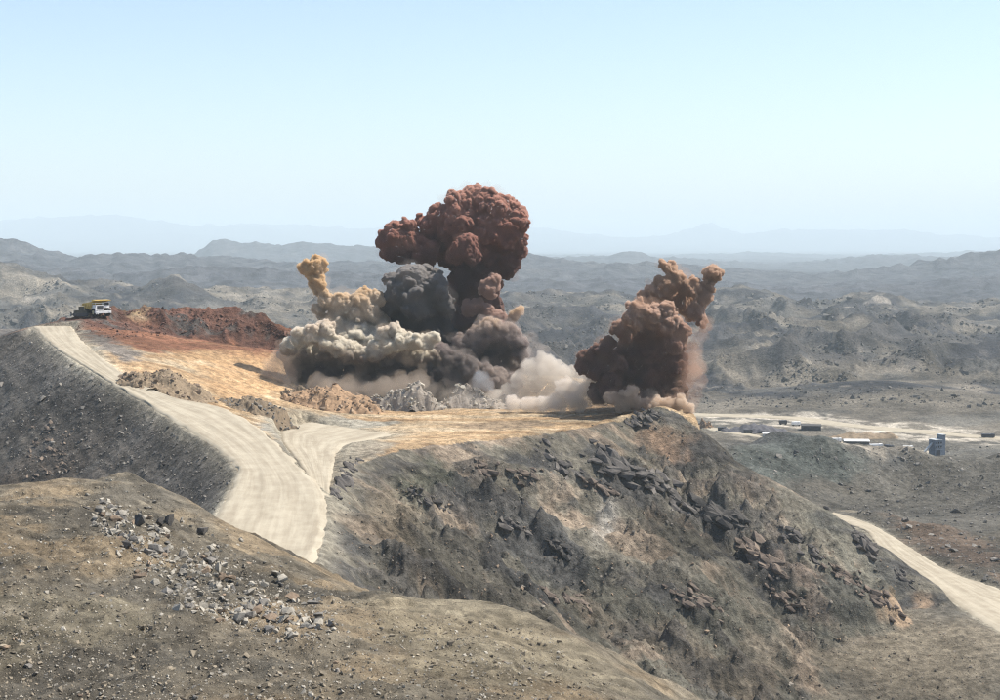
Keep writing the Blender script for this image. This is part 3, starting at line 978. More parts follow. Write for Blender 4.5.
def billow(name, blobs, d, parent, material=None, voxel=.30, kids=16, kr=.42, lump=1.0, seed=0, smooth=True, cell=3.2, dens=2.6):
    """a cauliflower of dust: blobs (column, row, radius in photo pixels, colour, extra distance)"""
    if parent is not None:
        ALL_BLOBS.setdefault(parent.name, []).extend([(b_[0], b_[1], b_[2], b_[3], d + (b_[4] if len(b_) > 4 else 0)) for b_ in blobs])
    r_ = np.random.default_rng(seed)
    Cs = []; Rs = []; Co = []
    Vs = []; Fs = []; off = 0

    def put(c, rad_, tm):
        nonlocal off
        V, Fc = tm
        sq = r_.uniform(.88, 1.12, 3)
        Vs.append(V * rad_ * sq + c); Fs.append(Fc + off); off += len(V)
    for bl in blobs:
        u, v, rp, col = bl[:4]
        dd = d + (bl[4] if len(bl) > 4 else 0)
        c = px(u, v, dd) + np.array([0, 0, CAMZ])
        R0 = rp * dd / F
        Cs.append(c); Rs.append(R0); Co.append(col)
        put(c, R0 * .88, ICO2)
        for k in range(kids):
            dv = r_.normal(size=3); dv /= np.linalg.norm(dv)
            rk = R0 * kr * r_.uniform(.6, 1.15)
            ck = c + dv * (R0 * .92 - rk * .3)
            put(ck, rk, ICO1)
            for q in range(3):
                dq = r_.normal(size=3); dq /= np.linalg.norm(dq)
                if dq @ dv < 0:
                    dq = -dq
                rq = rk * r_.uniform(.35, .55)
                put(ck + dq * (rk * .85), rq, ICO1)
    me0 = bpy.data.meshes.new('tmp'); me0.from_pydata(np.concatenate(Vs).tolist(), [], np.concatenate(Fs).tolist())
    o0 = bpy.data.objects.new('tmp', me0); COL.objects.link(o0)
    md = o0.modifiers.new('r', 'REMESH'); md.mode = 'VOXEL'; md.voxel_size = voxel
    dg = bpy.context.evaluated_depsgraph_get()
    me = bpy.data.meshes.new_from_object(o0.evaluated_get(dg))
    bpy.data.objects.remove(o0); bpy.data.meshes.remove(me0)
    nV = len(me.vertices)
    P = np.empty(nV * 3, np.float32); me.vertices.foreach_get('co', P); P = P.reshape(-1, 3).astype(float)
    Nn = np.empty(nV * 3, np.float32); me.vertices.foreach_get('normal', Nn); Nn = Nn.reshape(-1, 3)
    def warp(P_, wl_, sd_):
        a_, b_, c_ = P_[:, 0] / wl_, P_[:, 1] / wl_, P_[:, 2] / wl_
        return np.stack([perlin(c_ + .6 * b_, a_ * .7 - b_, sd_), perlin(a_ + .6 * c_, b_ * .7 + c_, sd_ + 1), perlin(a_ - .6 * b_, c_ * .7 + .8 * b_ + 3.3, sd_ + 2)], 1)
    P = P + warp(P, cell * 2.6, seed) * cell * .34 + warp(P, cell * 1.1, seed + 3) * cell * .26
    wv = np.stack([perlin(P[:, 0] / 5, P[:, 2] / 5 + P[:, 1] / 7, 3), perlin(P[:, 1] / 5, P[:, 2] / 5 + 9, 4), perlin(P[:, 0] / 5 + 4, P[:, 1] / 5, 5)], 1)
    wv = wv + warp(P, cell * .9, seed + 6) * .7; w1 = worley3((P + wv * 1.2) / cell, seed); w2 = worley3((P + wv * .9) / (cell * .45), seed + 5); w3 = worley3((P + wv * .4) / (cell * .24), seed + 9)
    h = lump * ((np.sqrt(np.maximum(0, 1 - (w1 / .95) ** 2)) - .6) * cell * .50 + (np.sqrt(np.maximum(0, 1 - (w2 / .95) ** 2)) - .6) * cell * .40 + (.5 - np.minimum(w3, 1)) * cell * .20)
    P = P + Nn * h[:, None]
    me.vertices.foreach_set('co', P.astype(np.float32).ravel())
    Cs = np.array(Cs); Rs = np.array(Rs); Co = np.array(Co, float)
    me.polygons.foreach_set('use_smooth', np.full(len(me.polygons), smooth, bool))
    if material is None:
        mc = np.average(Co, axis=0, weights=Rs ** 2)
        material = volume_mat('smoke_dust_' + name + '_%d' % seed, grain(mc), dens, .15)
    me.materials.clear(); me.materials.append(material)
    me.update()
    me.name = name
    o = bpy.data.objects.new(name, me)
    COL.objects.link(o)
    if parent:
        o.parent = parent
        o.matrix_parent_inverse = Matrix.Translation(parent.location).inverted()
    return o


SM = None
RED = (.20, .095, .07); REDD = (.14, .068, .053); STEM = (.11, .066, .056); CHAR = (.12, .108, .10); CHARD = (.085, .075, .07)  # the darker variants also carry shade under the billows
ORG = (.44, .25, .125); TAN = (.50, .34, .23); CRM = (.60, .485, .33); BLK = (.08, .067, .06); BRN = (.27, .16, .105); BRND = (.14, .082, .06); PNK = (.31, .185, .135); GRY = (.20, .165, .15)  # dark variants hold shade besides black smoke, PNK the sunlit front


def base_at(u, v, d):
    p_ = px(u, v, d)
    return Vector((p_[0], p_[1], float(height(p_[0], p_[1])[0])))


def ramp_for(d, *st):
    return sorted([(zrow(v, d), c) for v, c in st], key=lambda q: q[0])


M_REDP = dust_mat('red_dust_with_shade', ramp_for(446, (175, (.32, .16, .118)), (215, (.25, .12, .09)), (245, (.165, .08, .062)), (272, (.085, .05, .043)), (320, (.12, .075, .063)), (400, (.15, .11, .09))), 9.0, 5.0)  # red dust; lit cap and shaded underside are put into the stops
M_CHAP = dust_mat('charcoal_dust_with_shade', ramp_for(436, (255, (.21, .19, .175)), (290, (.13, .118, .11)), (315, (.06, .054, .052)), (400, (.06, .052, .048))), 9.0, 5.0)  # low stops: charcoal smoke with shade added to the colour
M_TANP = dust_mat('tan_dust_with_shade', ramp_for(428, (255, (.46, .25, .12)), (285, (.46, .27, .15)), (300, (.50, .34, .23)), (322, (.50, .37, .27)), (335, (.58, .47, .335)), (347, (.52, .42, .30)), (357, (.16, .125, .10)), (368, (.055, .046, .042)), (410, (.08, .065, .055))), 4.5, 2.4, scale=.16)  # stops include sunlight on the cream crest, shade in the black smoke body
M_GRYP = dust_mat('grey_dust_with_shade', ramp_for(434, (305, (.40, .24, .14)), (322, (.26, .19, .15)), (340, (.13, .105, .098)), (358, (.07, .06, .056)), (375, (.17, .135, .115)), (400, (.32, .25, .19))), 1.8, 4.0)  # core stops darkened to hold shade besides the smoke's own grey
M_RIGP = dust_mat('brown_dust_with_shade', ramp_for(400, (255, (.36, .22, .145)), (290, (.28, .17, .115)), (315, (.33, .205, .15)), (335, (.19, .112, .083)), (360, (.105, .062, .05)), (390, (.10, .062, .05)), (415, (.26, .165, .11))), 5.0, 5.5)  # sunlit pinkish shoulder and shaded column are coloured in here
red_p = empty('smoke_plume', base_at(478, 395, 452))
PG = 'blast plumes over the mine bench'
tag(red_p, 'tall reddish brown mushroom of blast smoke, the biggest plume', 'smoke plume', PG)
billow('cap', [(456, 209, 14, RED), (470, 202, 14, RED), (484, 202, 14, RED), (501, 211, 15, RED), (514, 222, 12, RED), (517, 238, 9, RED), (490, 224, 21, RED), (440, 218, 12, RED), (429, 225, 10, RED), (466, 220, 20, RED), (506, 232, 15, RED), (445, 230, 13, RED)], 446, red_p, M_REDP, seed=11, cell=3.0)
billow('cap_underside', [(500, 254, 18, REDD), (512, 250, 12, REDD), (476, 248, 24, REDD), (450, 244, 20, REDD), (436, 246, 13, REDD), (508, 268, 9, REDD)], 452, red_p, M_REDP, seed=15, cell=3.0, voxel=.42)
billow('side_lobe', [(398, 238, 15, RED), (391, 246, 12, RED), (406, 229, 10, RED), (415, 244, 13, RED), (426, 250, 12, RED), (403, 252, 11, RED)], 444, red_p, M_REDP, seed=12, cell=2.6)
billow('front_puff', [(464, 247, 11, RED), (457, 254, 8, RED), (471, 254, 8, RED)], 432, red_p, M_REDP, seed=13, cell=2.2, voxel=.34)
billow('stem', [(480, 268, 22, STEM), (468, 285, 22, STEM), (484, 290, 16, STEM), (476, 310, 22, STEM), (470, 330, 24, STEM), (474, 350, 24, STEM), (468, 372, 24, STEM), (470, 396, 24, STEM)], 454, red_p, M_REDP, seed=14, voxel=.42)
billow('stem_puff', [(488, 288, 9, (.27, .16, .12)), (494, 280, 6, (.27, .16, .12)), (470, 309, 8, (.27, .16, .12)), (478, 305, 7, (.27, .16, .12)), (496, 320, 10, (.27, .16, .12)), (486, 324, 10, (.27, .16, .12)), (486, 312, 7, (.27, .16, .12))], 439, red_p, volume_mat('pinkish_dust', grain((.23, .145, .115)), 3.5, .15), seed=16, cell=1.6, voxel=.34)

cha_p = empty('smoke_plume', base_at(418, 395, 437))
tag(cha_p, 'round charcoal grey billow of smoke in front of the reddish mushroom', 'smoke plume', PG)
billow('crown', [(415, 282, 19, CHAR), (398, 292, 16, CHAR), (433, 290, 17, CHAR), (416, 300, 22, CHAR), (443, 305, 11, CHAR), (391, 304, 10, CHAR)], 434, cha_p, M_CHAP, seed=21, cell=2.3, lump=.9)
billow('stem', [(418, 322, 24, CHARD), (403, 326, 18, CHARD), (436, 330, 18, CHARD), (418, 348, 24, CHARD), (420, 372, 26, CHARD), (420, 396, 26, CHARD)], 440, cha_p, M_CHAP, seed=22, voxel=.42)

tan_p = empty('smoke_plume', base_at(350, 388, 428))
tag(tan_p, 'low spreading tan and cream dust plume with an orange knob on top', 'smoke plume', PG)
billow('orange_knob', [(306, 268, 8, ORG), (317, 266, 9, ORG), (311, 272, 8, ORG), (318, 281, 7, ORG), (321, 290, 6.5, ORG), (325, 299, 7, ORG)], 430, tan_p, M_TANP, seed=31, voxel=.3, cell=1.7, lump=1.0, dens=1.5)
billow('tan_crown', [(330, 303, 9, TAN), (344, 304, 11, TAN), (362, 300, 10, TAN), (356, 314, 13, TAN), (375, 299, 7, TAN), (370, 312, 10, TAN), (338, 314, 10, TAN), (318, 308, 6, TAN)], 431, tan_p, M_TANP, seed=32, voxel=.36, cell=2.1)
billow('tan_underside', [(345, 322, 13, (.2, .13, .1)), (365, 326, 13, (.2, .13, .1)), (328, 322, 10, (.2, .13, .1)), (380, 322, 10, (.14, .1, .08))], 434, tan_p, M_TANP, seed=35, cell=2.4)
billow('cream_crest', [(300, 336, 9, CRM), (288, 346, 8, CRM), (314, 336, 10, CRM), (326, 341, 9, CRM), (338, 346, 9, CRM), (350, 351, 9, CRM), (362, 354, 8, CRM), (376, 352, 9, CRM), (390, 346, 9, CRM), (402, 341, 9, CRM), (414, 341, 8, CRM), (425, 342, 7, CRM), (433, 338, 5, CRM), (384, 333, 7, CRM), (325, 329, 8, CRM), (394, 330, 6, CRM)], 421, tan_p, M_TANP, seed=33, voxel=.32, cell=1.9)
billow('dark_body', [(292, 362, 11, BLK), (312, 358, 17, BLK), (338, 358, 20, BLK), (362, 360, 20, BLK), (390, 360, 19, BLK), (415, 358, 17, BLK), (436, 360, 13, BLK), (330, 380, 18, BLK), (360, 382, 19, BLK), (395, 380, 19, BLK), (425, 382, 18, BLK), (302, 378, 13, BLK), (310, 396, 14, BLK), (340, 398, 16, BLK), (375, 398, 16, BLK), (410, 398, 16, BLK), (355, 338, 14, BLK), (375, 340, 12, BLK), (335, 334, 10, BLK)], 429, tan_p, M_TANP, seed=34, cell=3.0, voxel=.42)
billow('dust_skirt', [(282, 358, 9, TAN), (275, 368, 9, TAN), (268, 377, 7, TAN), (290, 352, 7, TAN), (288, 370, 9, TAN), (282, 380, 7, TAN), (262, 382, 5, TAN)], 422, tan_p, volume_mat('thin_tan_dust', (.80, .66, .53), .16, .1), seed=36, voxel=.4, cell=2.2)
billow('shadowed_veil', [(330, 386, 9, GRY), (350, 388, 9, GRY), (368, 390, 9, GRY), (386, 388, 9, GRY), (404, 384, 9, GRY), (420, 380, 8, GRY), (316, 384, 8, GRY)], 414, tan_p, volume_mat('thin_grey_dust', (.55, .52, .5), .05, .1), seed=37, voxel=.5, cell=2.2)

gry_p = empty('smoke_plume', base_at(490, 390, 440))
tag(gry_p, 'low dark grey smoke bulging at the right foot of the reddish mushroom', 'smoke plume', PG)
billow('dark_core', [(500, 348, 18, BLK), (511, 356, 13, BLK), (490, 360, 16, BLK), (500, 376, 16, BLK), (480, 380, 16, BLK), (505, 392, 14, BLK)], 440, gry_p, M_GRYP, seed=41, cell=2.4, voxel=.42)
billow('grey_crest', [(508, 334, 11, GRY), (492, 331, 12, GRY), (476, 340, 11, GRY), (519, 342, 8, GRY), (520, 354, 7, GRY), (482, 330, 9, GRY), (462, 346, 10, GRY)], 434, gry_p, M_GRYP, seed=44, cell=2.0, voxel=.34, dens=1.2)
billow('brown_skirt', [(455, 360, 11, GRY), (468, 368, 12, GRY), (482, 374, 11, GRY), (497, 380, 10, GRY), (446, 372, 10, GRY), (460, 384, 11, GRY), (478, 390, 10, GRY), (440, 352, 8, GRY), (512, 384, 9, GRY), (494, 394, 9, GRY)], 428, gry_p, M_GRYP, seed=42, cell=2.0, voxel=.36, dens=1.0)
billow('orange_tuft', [(519, 311, 4.5, ORG), (514, 316, 5, ORG), (508, 322, 6, ORG)], 440, gry_p, M_GRYP, seed=43, voxel=.26, cell=1.4)
billow('blue_fume', [(482, 377, 7, GRY), (488, 386, 6, GRY), (476, 386, 5, GRY)], 417, gry_p, volume_mat('thin_blue_fume', (.62, .70, .78), .10, .1), seed=45, voxel=.4, cell=1.8)

rig_p = empty('smoke_plume', base_at(645, 408, 404))
tag(rig_p, 'ragged brown smoke column standing alone above the bench rim', 'smoke plume', PG)
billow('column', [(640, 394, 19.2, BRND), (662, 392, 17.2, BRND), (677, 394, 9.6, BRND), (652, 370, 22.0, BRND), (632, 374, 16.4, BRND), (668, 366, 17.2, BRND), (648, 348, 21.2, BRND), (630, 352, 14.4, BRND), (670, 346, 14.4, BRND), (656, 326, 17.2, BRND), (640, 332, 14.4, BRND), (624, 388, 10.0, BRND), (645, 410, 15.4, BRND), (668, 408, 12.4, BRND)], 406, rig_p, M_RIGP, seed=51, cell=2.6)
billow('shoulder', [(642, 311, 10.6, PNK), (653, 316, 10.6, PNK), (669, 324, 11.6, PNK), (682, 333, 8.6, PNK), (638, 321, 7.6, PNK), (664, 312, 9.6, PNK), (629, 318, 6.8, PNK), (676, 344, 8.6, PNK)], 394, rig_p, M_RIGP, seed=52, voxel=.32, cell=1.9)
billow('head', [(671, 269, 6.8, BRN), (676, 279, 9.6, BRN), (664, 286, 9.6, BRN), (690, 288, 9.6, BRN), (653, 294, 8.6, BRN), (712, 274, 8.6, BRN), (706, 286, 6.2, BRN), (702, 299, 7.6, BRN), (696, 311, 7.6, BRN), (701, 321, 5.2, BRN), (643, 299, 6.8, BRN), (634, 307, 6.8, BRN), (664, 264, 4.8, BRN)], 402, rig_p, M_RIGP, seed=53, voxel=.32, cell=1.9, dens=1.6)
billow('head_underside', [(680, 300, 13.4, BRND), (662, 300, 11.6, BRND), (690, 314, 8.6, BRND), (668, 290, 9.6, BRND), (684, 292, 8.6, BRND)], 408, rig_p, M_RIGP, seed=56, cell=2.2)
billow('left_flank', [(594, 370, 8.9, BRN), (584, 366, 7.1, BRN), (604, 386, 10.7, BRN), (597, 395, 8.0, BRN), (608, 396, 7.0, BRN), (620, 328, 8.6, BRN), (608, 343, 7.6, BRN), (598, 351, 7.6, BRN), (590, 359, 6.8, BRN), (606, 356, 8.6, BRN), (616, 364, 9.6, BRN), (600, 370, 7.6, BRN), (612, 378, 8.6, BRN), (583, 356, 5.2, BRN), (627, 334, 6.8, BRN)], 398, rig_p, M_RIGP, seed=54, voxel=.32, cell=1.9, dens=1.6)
billow('foot', [(622, 402, 7.6, BRN), (636, 404, 6.8, BRN), (630, 396, 8.6, BRN), (648, 404, 6.8, BRN), (612, 398, 6.8, BRN), (658, 404, 6.8, BRN), (668, 404, 6.8, BRN), (680, 403, 6.8, BRN), (689, 409, 5.8, BRN)], 392, rig_p, volume_mat('tan_lit_foot_dust', grain((.36, .25, .175)), 1.2, .15), seed=55, voxel=.32, cell=1.8, dens=1.6)  # tan dust, coloured lighter so the shadowed foot looks lit
billow('thin_trail', [(690, 358, 8, BRN), (692, 370, 9, BRN), (690, 346, 6, BRN), (686, 382, 7, BRN), (705, 326, 5, BRN)], 400, rig_p, volume_mat('thin_brown_dust', (.62, .42, .32), .16, .1), seed=57, voxel=.4, cell=2.0)

dust_p = empty('dust_cloud', base_at(555, 405, 415))
tag(dust_p, 'soft pale cream dust cloud drifting between the two plumes', 'dust cloud')
billow('dust_billow', [(510, 394, 10, CRM), (520, 380, 9, CRM), (498, 398, 8, CRM), (576, 372, 9, CRM), (548, 366, 14, CRM), (556, 378, 16, CRM), (536, 382, 14, CRM), (568, 384, 14, CRM), (524, 390, 11, CRM), (545, 394, 14, CRM), (530, 368, 9, CRM)], 420, dust_p, volume_mat('pale_dust', (.85, .79, .71), .30, .1), seed=61, voxel=.45, cell=2.6)
billow('dust_foot', [(528, 403, 8, CRM), (514, 404, 7, CRM), (566, 390, 11, CRM), (575, 394, 12, CRM), (558, 402, 10, CRM), (590, 388, 10, CRM), (592, 376, 8, CRM), (580, 404, 9, CRM), (542, 404, 8, CRM), (598, 396, 9, CRM), (585, 368, 6, CRM)], 402, dust_p, volume_mat('pale_low_dust', (.87, .80, .72), .6, .1), seed=62, voxel=.4, cell=2.2)

def halo(parent, col, dens, k, seed, vmin=0):
    bl = [(u, v, r * k + 1.0, c, dd) for (u, v, r, c, dd) in ALL_BLOBS[parent.name] if v > vmin]
    billow('dust_halo', bl, 0.0, parent, volume_mat('halo_dust_%d' % seed, col, dens, .1), voxel=.7, kids=10, seed=seed, cell=3.0)


halo(rig_p, (.62, .43, .32), .07, 1.08, 71)
halo(tan_p, (.78, .64, .50), .08, 1.07, 72)
halo(gry_p, (.58, .50, .45), .09, 1.14, 73)
halo(red_p, (.50, .32, .26), .04, 1.04, 74)
halo(cha_p, (.50, .45, .42), .03, 1.03, 75)
billow('ground_veil', [(u_, 404 - 3 * abs(math.sin(u_ * .31)), 9 + 3 * math.sin(u_ * .7), CRM, 6 * math.sin(u_ * .9)) for u_ in range(450, 690, 11)], 400, dust_p, volume_mat('thin_ground_dust', (.84, .75, .65), .035, .1), seed=63, voxel=.5, cell=2.4)
billow('left_veil', [(u_, 392 - 6 * abs(math.sin(u_ * .31)), 10 + 3 * math.sin(u_ * .7), CRM, 6 * math.sin(u_ * .9)) for u_ in range(268, 450, 12)], 412, dust_p, volume_mat('thin_left_dust', (.80, .70, .60), .022, .1), seed=64, voxel=.5, cell=2.4)
billow('drifting_veil', [(505, 360, 14, CRM), (522, 352, 12, CRM), (530, 366, 13, CRM), (516, 372, 13, CRM), (540, 352, 9, CRM), (528, 340, 8, CRM)], 446, dust_p, volume_mat('thin_drifting_dust', (.72, .62, .55), .045, .1), seed=65, voxel=.5, cell=2.6)
billow('trailing_veil', [(690, 350, 12, CRM), (694, 366, 13, CRM), (692, 382, 12, CRM), (690, 398, 11, CRM), (698, 336, 9, CRM), (684, 376, 12, CRM)], 408, dust_p, volume_mat('thin_trailing_dust', (.66, .48, .38), .07, .1), seed=66, voxel=.5, cell=2.6)

# ------------------------------------------------------------------ rubble heaps and stockpiles on the ground
def heap_mat(name, c0, c1):
    return rock_mat(name, c0, c1)


def heap(name, u, v, hl, hw, ht, material, label, cat, turn=0.0, lumpy=.6, rocks=0, rock_m=None, group=None, seed=0, n=64, rough=1.0, dmin=0.0):
    """a loose pile: own mesh standing on the ground, stones on it joined as one part"""
    c = pick(u, v, dmin)
    root = empty(name, c)
    g = np.linspace(-1, 1, n)
    A, B = np.meshgrid(g, g)
    a, b = A.ravel(), B.ravel()
    # square to disc
    ex = a * np.sqrt(1 - b * b / 2); ey = b * np.sqrt(1 - a * a / 2)
    r = np.hypot(ex, ey)
    lx, ly = ex * hl, ey * hw
    x = c.x + lx * math.cos(turn) - ly * math.sin(turn); y = c.y + lx * math.sin(turn) + ly * math.cos(turn)
    re_ = r * (1 + .24 * fbm(x + 50 * seed, y, hl * .5, 3, 320 + seed, .6) * sstep(.2, .8, r)) * 1.1
    prof = np.clip(1 - re_ ** 1.7, 0, 1)
    lum = .9 + lumpy * .7 * fbm(x + seed * 31, y, hl * .55, 3, 300 + seed, .55)
    h = ht * prof * lum * .95 + fbm(x, y, 2.6, 4, 310 + seed, .6) * .55 * rough * sstep(0, .25, prof)
    z = height(x, y) + np.where(prof <= 0.002, -.5, h)
    V = np.stack([x, y, z], 1) - np.array(c)
    i, j = np.meshgrid(np.arange(n - 1), np.arange(n - 1), indexing='ij')
    k = i * n + j
    q = np.stack([k, k + 1, k + n + 1, k + n], -1).reshape(-1, 4)
    o = add_mesh('mound', V, quads=q, material=material, parent=root, smooth=rough < .8)
    if rocks:
        sel = rng.choice(np.where(prof > .03)[0], rocks)
        pts = V[sel] + rng.normal(size=(rocks, 3)) * np.array([.25, .25, 0])
        oo = scatter('loose_stones', pts, rng.gamma(2.0, .16, rocks) + .18, rock_m or material, None, SMALL, .3, root)
        oo['kind'] = 'stuff'
    tag(root, label, cat, group)
    return root


H_GREY = heap_mat('grey_brown_rubble', (.075, .058, .042), (.32, .24, .155))
H_ORG = heap_mat('orange_rubble', (.11, .068, .042), (.38, .25, .15))
H_PALE = heap_mat('pale_rubble', (.11, .095, .08), (.46, .40, .33))
H_COAL = heap_mat('dark_stockpile', (.045, .044, .05), (.11, .105, .11))
heap('rubble_heap', 168, 391, 12, 11, 4.4, H_GREY, 'grey brown rubble mound left in the fork of the haul road', 'rubble heap', .15, .7, 260, M_BROWN, seed=1)
heap('rubble_heap', 258, 412, 10.5, 8, 3.0, H_GREY, 'low dark rubble mound between the pale haul road and the orange bench', 'rubble heap', .1, .7, 160, M_GREY, seed=2)
heap('rubble_heap', 332, 408, 15, 8, 5.2, H_ORG, 'orange brown rubble heap under the cream dust plume', 'rubble heap', 0, .6, 260, M_BROWN, seed=3)
heap('rubble_heap', 408, 409, 12, 7.5, 6.6, H_PALE, 'pale grey broken rock heap below the charcoal smoke', 'rubble heap', .1, 1.0, 420, M_PALE, seed=4)
heap('rubble_heap', 482, 406, 15, 7, 5.0, H_PALE, 'long low pale rubble bank at the foot of the dark grey smoke', 'rubble heap', -.05, 1.1, 320, M_PALE, seed=5)
heap('rubble_heap', 302, 400, 6, 5, 3.2, H_GREY, 'small brown rubble heap at the left end of the dust plume', 'rubble heap', .2, 1.0, 90, M_BROWN, seed=6)
heap('rubble_heap', 704, 428, 5.2, 6, 5.0, H_ORG, 'orange brown rubble spilling over the bench rim beside the lone smoke column', 'rubble heap', .6, .9, 120, M_BROWN, seed=7)
heap('stockpile', 752, 431, 21, 10, 5.0, H_COAL, 'long dark grey stockpile between two pale valley tracks', 'stockpile', -.05, .8, 0, None, seed=8, rough=.7, dmin=700)
heap('stockpile', 862, 438, 24, 9, 4.0, H_GREY, 'low grey brown stockpile behind the long shed', 'stockpile', 0, .8, 0, None, seed=9, rough=.7, dmin=700)

# ------------------------------------------------------------------ bedrock outcrops on the hill face
def outcrop(u, v, length, nblk, size, material, label, ang=-.5, spread=.35):
    c = pick(u, v)
    root = empty('rock_outcrop', c)
    if material.name not in BLOCKS:
        BLOCKS[material.name] = rock_meshes(material)
    for k in range(nblk):
        t = rng.uniform(-1, 1)
        du = t * length * math.cos(ang); dv = -t * length * math.sin(ang)
        p_ = pick(u + du + rng.normal() * length * .1, v + dv + rng.normal() * length * spread * .5)
        if (p_ - c).length > 40:
            continue
        s_ = size * rng.uniform(.4, 1.2) * (1.15 - .6 * abs(t))
        o = bpy.data.objects.new('block', BLOCKS[material.name][rng.integers(6)])
        COL.objects.link(o)
        o.parent = root
        o.scale = (s_ * 1.5, s_ * .9, s_ * .75)
        o.rotation_euler = (rng.uniform(-.3, .3), .45 + rng.uniform(-.3, .3), -.5 + rng.uniform(-.5, .5))
        o.location = p_ - c + Vector((0, 0, s_ * .05))
    return tag(root, label, 'rock outcrop', 'rock outcrops on the hill face')


BLOCKS = {}
M_CRAG = rock_mat('crag_rock', (.035, .033, .032), (.17, .15, .13))
M_CRAGB = rock_mat('brown_crag_rock', (.06, .048, .040), (.22, .17, .13))
outcrop(345, 478, 22, 34, 1.5, M_CRAG, 'grey jagged rock bank rising right beside the haul road fork', 1.0)
outcrop(505, 472, 34, 34, 1.8, M_CRAGB, 'dark brown rock ledge just below the ochre bench rim', -.1)
outcrop(560, 462, 30, 26, 1.6, M_CRAG, 'slanting grey ledge below the bench between brown ledge and pale scar', -.6)
outcrop(625, 470, 44, 48, 2.3, M_CRAG, 'long slanting dark ledge above the pale scar on the hill face', -.45)
outcrop(600, 488, 20, 16, 1.3, M_CRAGB, 'short grey ledge directly above the pale scar', -.4)
outcrop(668, 492, 32, 30, 2.0, M_CRAG, 'broken dark ledge running down towards the black crag', -.8)
outcrop(722, 516, 28, 36, 2.7, M_DARK, 'biggest black crag in the middle of the hill face', -.25)
outcrop(760, 558, 32, 36, 2.2, M_CRAGB, 'reddish brown broken crag below the black crag', -.6)
outcrop(826, 510, 14, 28, 2.6, M_DARK, 'black crag standing on the skyline above the curving valley road', -1.2)
outcrop(866, 545, 18, 30, 2.2, M_CRAG, 'grey crag jutting out over the inside bend of the valley road', -.9)
outcrop(512, 525, 22, 20, 1.4, M_CRAG, 'dark rock step on the lower slope beneath the brown ledge', -.4)
outcrop(560, 548, 16, 14, 1.3, M_DARK, 'small black hollow rock on the lower slope below the pale scar', -.5)
outcrop(640, 420, 26, 34, 1.2, M_CRAG, 'grey blocky rim of rock at the foot of the lone smoke column', .35)
outcrop(560, 598, 30, 24, 1.5, M_CRAGB, 'brown stony ledge low on the hill above the olive mound', -.15)
outcrop(700, 600, 34, 28, 1.5, M_CRAGB, 'scattered brown ledge near the foot of the hill face', -.3)
outcrop(880, 600, 26, 26, 1.5, M_CRAGB, 'pinkish brown broken rock at the low end of the hill by the road', -.5)
outcrop(800, 545, 26, 34, 1.5, M_CRAG, 'broken grey ledge on the shoulder under the skyline crag', -.6)
outcrop(842, 575, 24, 30, 1.3, M_CRAGB, 'brown rubbly ledge on the shoulder above the low end of the hill', -.6)
outcrop(790, 600, 24, 24, 1.2, M_CRAGB, 'pinkish brown ledge beside the tan scree low on the hill', -.5)
outcrop(905, 578, 14, 18, 1.1, M_CRAG, 'small grey crag on the shoulder close above the valley road', -.8)
outcrop(430, 500, 24, 22, 1.0, M_CRAG, 'grey ledge on the smooth slope right of the road bank', -.5)
outcrop(48, 456, 26, 70, .75, M_CRAGB, 'brown rocky knob sticking out of the grey dump slope', .5, 1.2)

# ------------------------------------------------------------------ stones too many to count
scatter('hill_stones', scatter_pixels(((335, 490), (450, 452), (660, 412), (800, 500), (966, 612), (1000, 716), (430, 716), (390, 610), (330, 560)), 5200, 235), rng.gamma(1.0, .10, 5200) + .06, M_HILL, 'loose grey stones strewn over the hill face below the bench')
scatter('hill_pebbles', scatter_pixels(((335, 490), (450, 452), (660, 412), (800, 500), (966, 612), (1000, 716), (430, 716), (390, 610), (330, 560)), 2600, 235), rng.gamma(1.0, .10, 2600) + .06, M_BROWN, 'loose brown stones strewn over the hill face below the bench')
FOREP = ((0, 492), (125, 476), (240, 534), (385, 612), (540, 626), (640, 700), (640, 716), (0, 716))
scatter('foreground_stones', scatter_pixels(FOREP, 7500, 0, 200), rng.gamma(1.1, .05, 7500) + .04, M_FORE, 'small grey stones lying all over the foreground hill')
scatter('foreground_pebbles', scatter_pixels(FOREP, 3200, 0, 200), rng.gamma(1.3, .04, 3200) + .045, M_PALE, 'small pale stones lying all over the foreground hill')
SPILL = ((100, 545), (118, 516), (170, 512), (225, 524), (290, 570), (330, 605), (250, 612), (190, 590), (130, 570))
def spill_keep(u, v, p_):
    t_ = np.clip(((u - 120) * .84 + (v - 520) * .54) / 210, 0, 1)          # along the spill
    off = abs(-(u - 120) * .54 + (v - 520) * .84 - 4) / (14 + 26 * t_)
    return math.exp(-off * off - .9 * t_) * (.35 + .65 * (perlin(np.array([p_.x / 4.0]), np.array([p_.y / 4.0]), 71)[0] > -.1))


SPILLW = ((70, 560), (100, 500), (190, 495), (260, 530), (350, 600), (330, 640), (220, 630))
scatter('spill_rubble', scatter_pixels(SPILLW, 1500, 0, 200, spill_keep), rng.gamma(1.3, .09, 1500) + .06, M_PALE, 'fine pale rubble filling the rock spill on the foreground hill')
scatter('bank_rubble', scatter_pixels(((75, 330), (84, 314), (180, 308), (290, 326), (300, 336), (200, 332), (110, 340)), 900), rng.gamma(1.4, .17, 900) + .1, rock_mat('red_rock', (.05, .034, .028), (.20, .108, .078)), 'broken red brown stones on the long bank behind the haul road')
scatter('dump_stones', scatter_pixels(((0, 345), (35, 335), (235, 475), (215, 510), (130, 470), (0, 480)), 1500), rng.gamma(1.3, .12, 1500) + .08, M_GREY, 'loose grey stones on the dump slope below the haul road')
scatter('valley_stones', scatter_pixels(((720, 452), (1000, 445), (1000, 590), (840, 508)), 1400), rng.gamma(1.1, .26, 1400) + .15, M_GREY, 'grey stones and bushes dotted over the valley slopes')
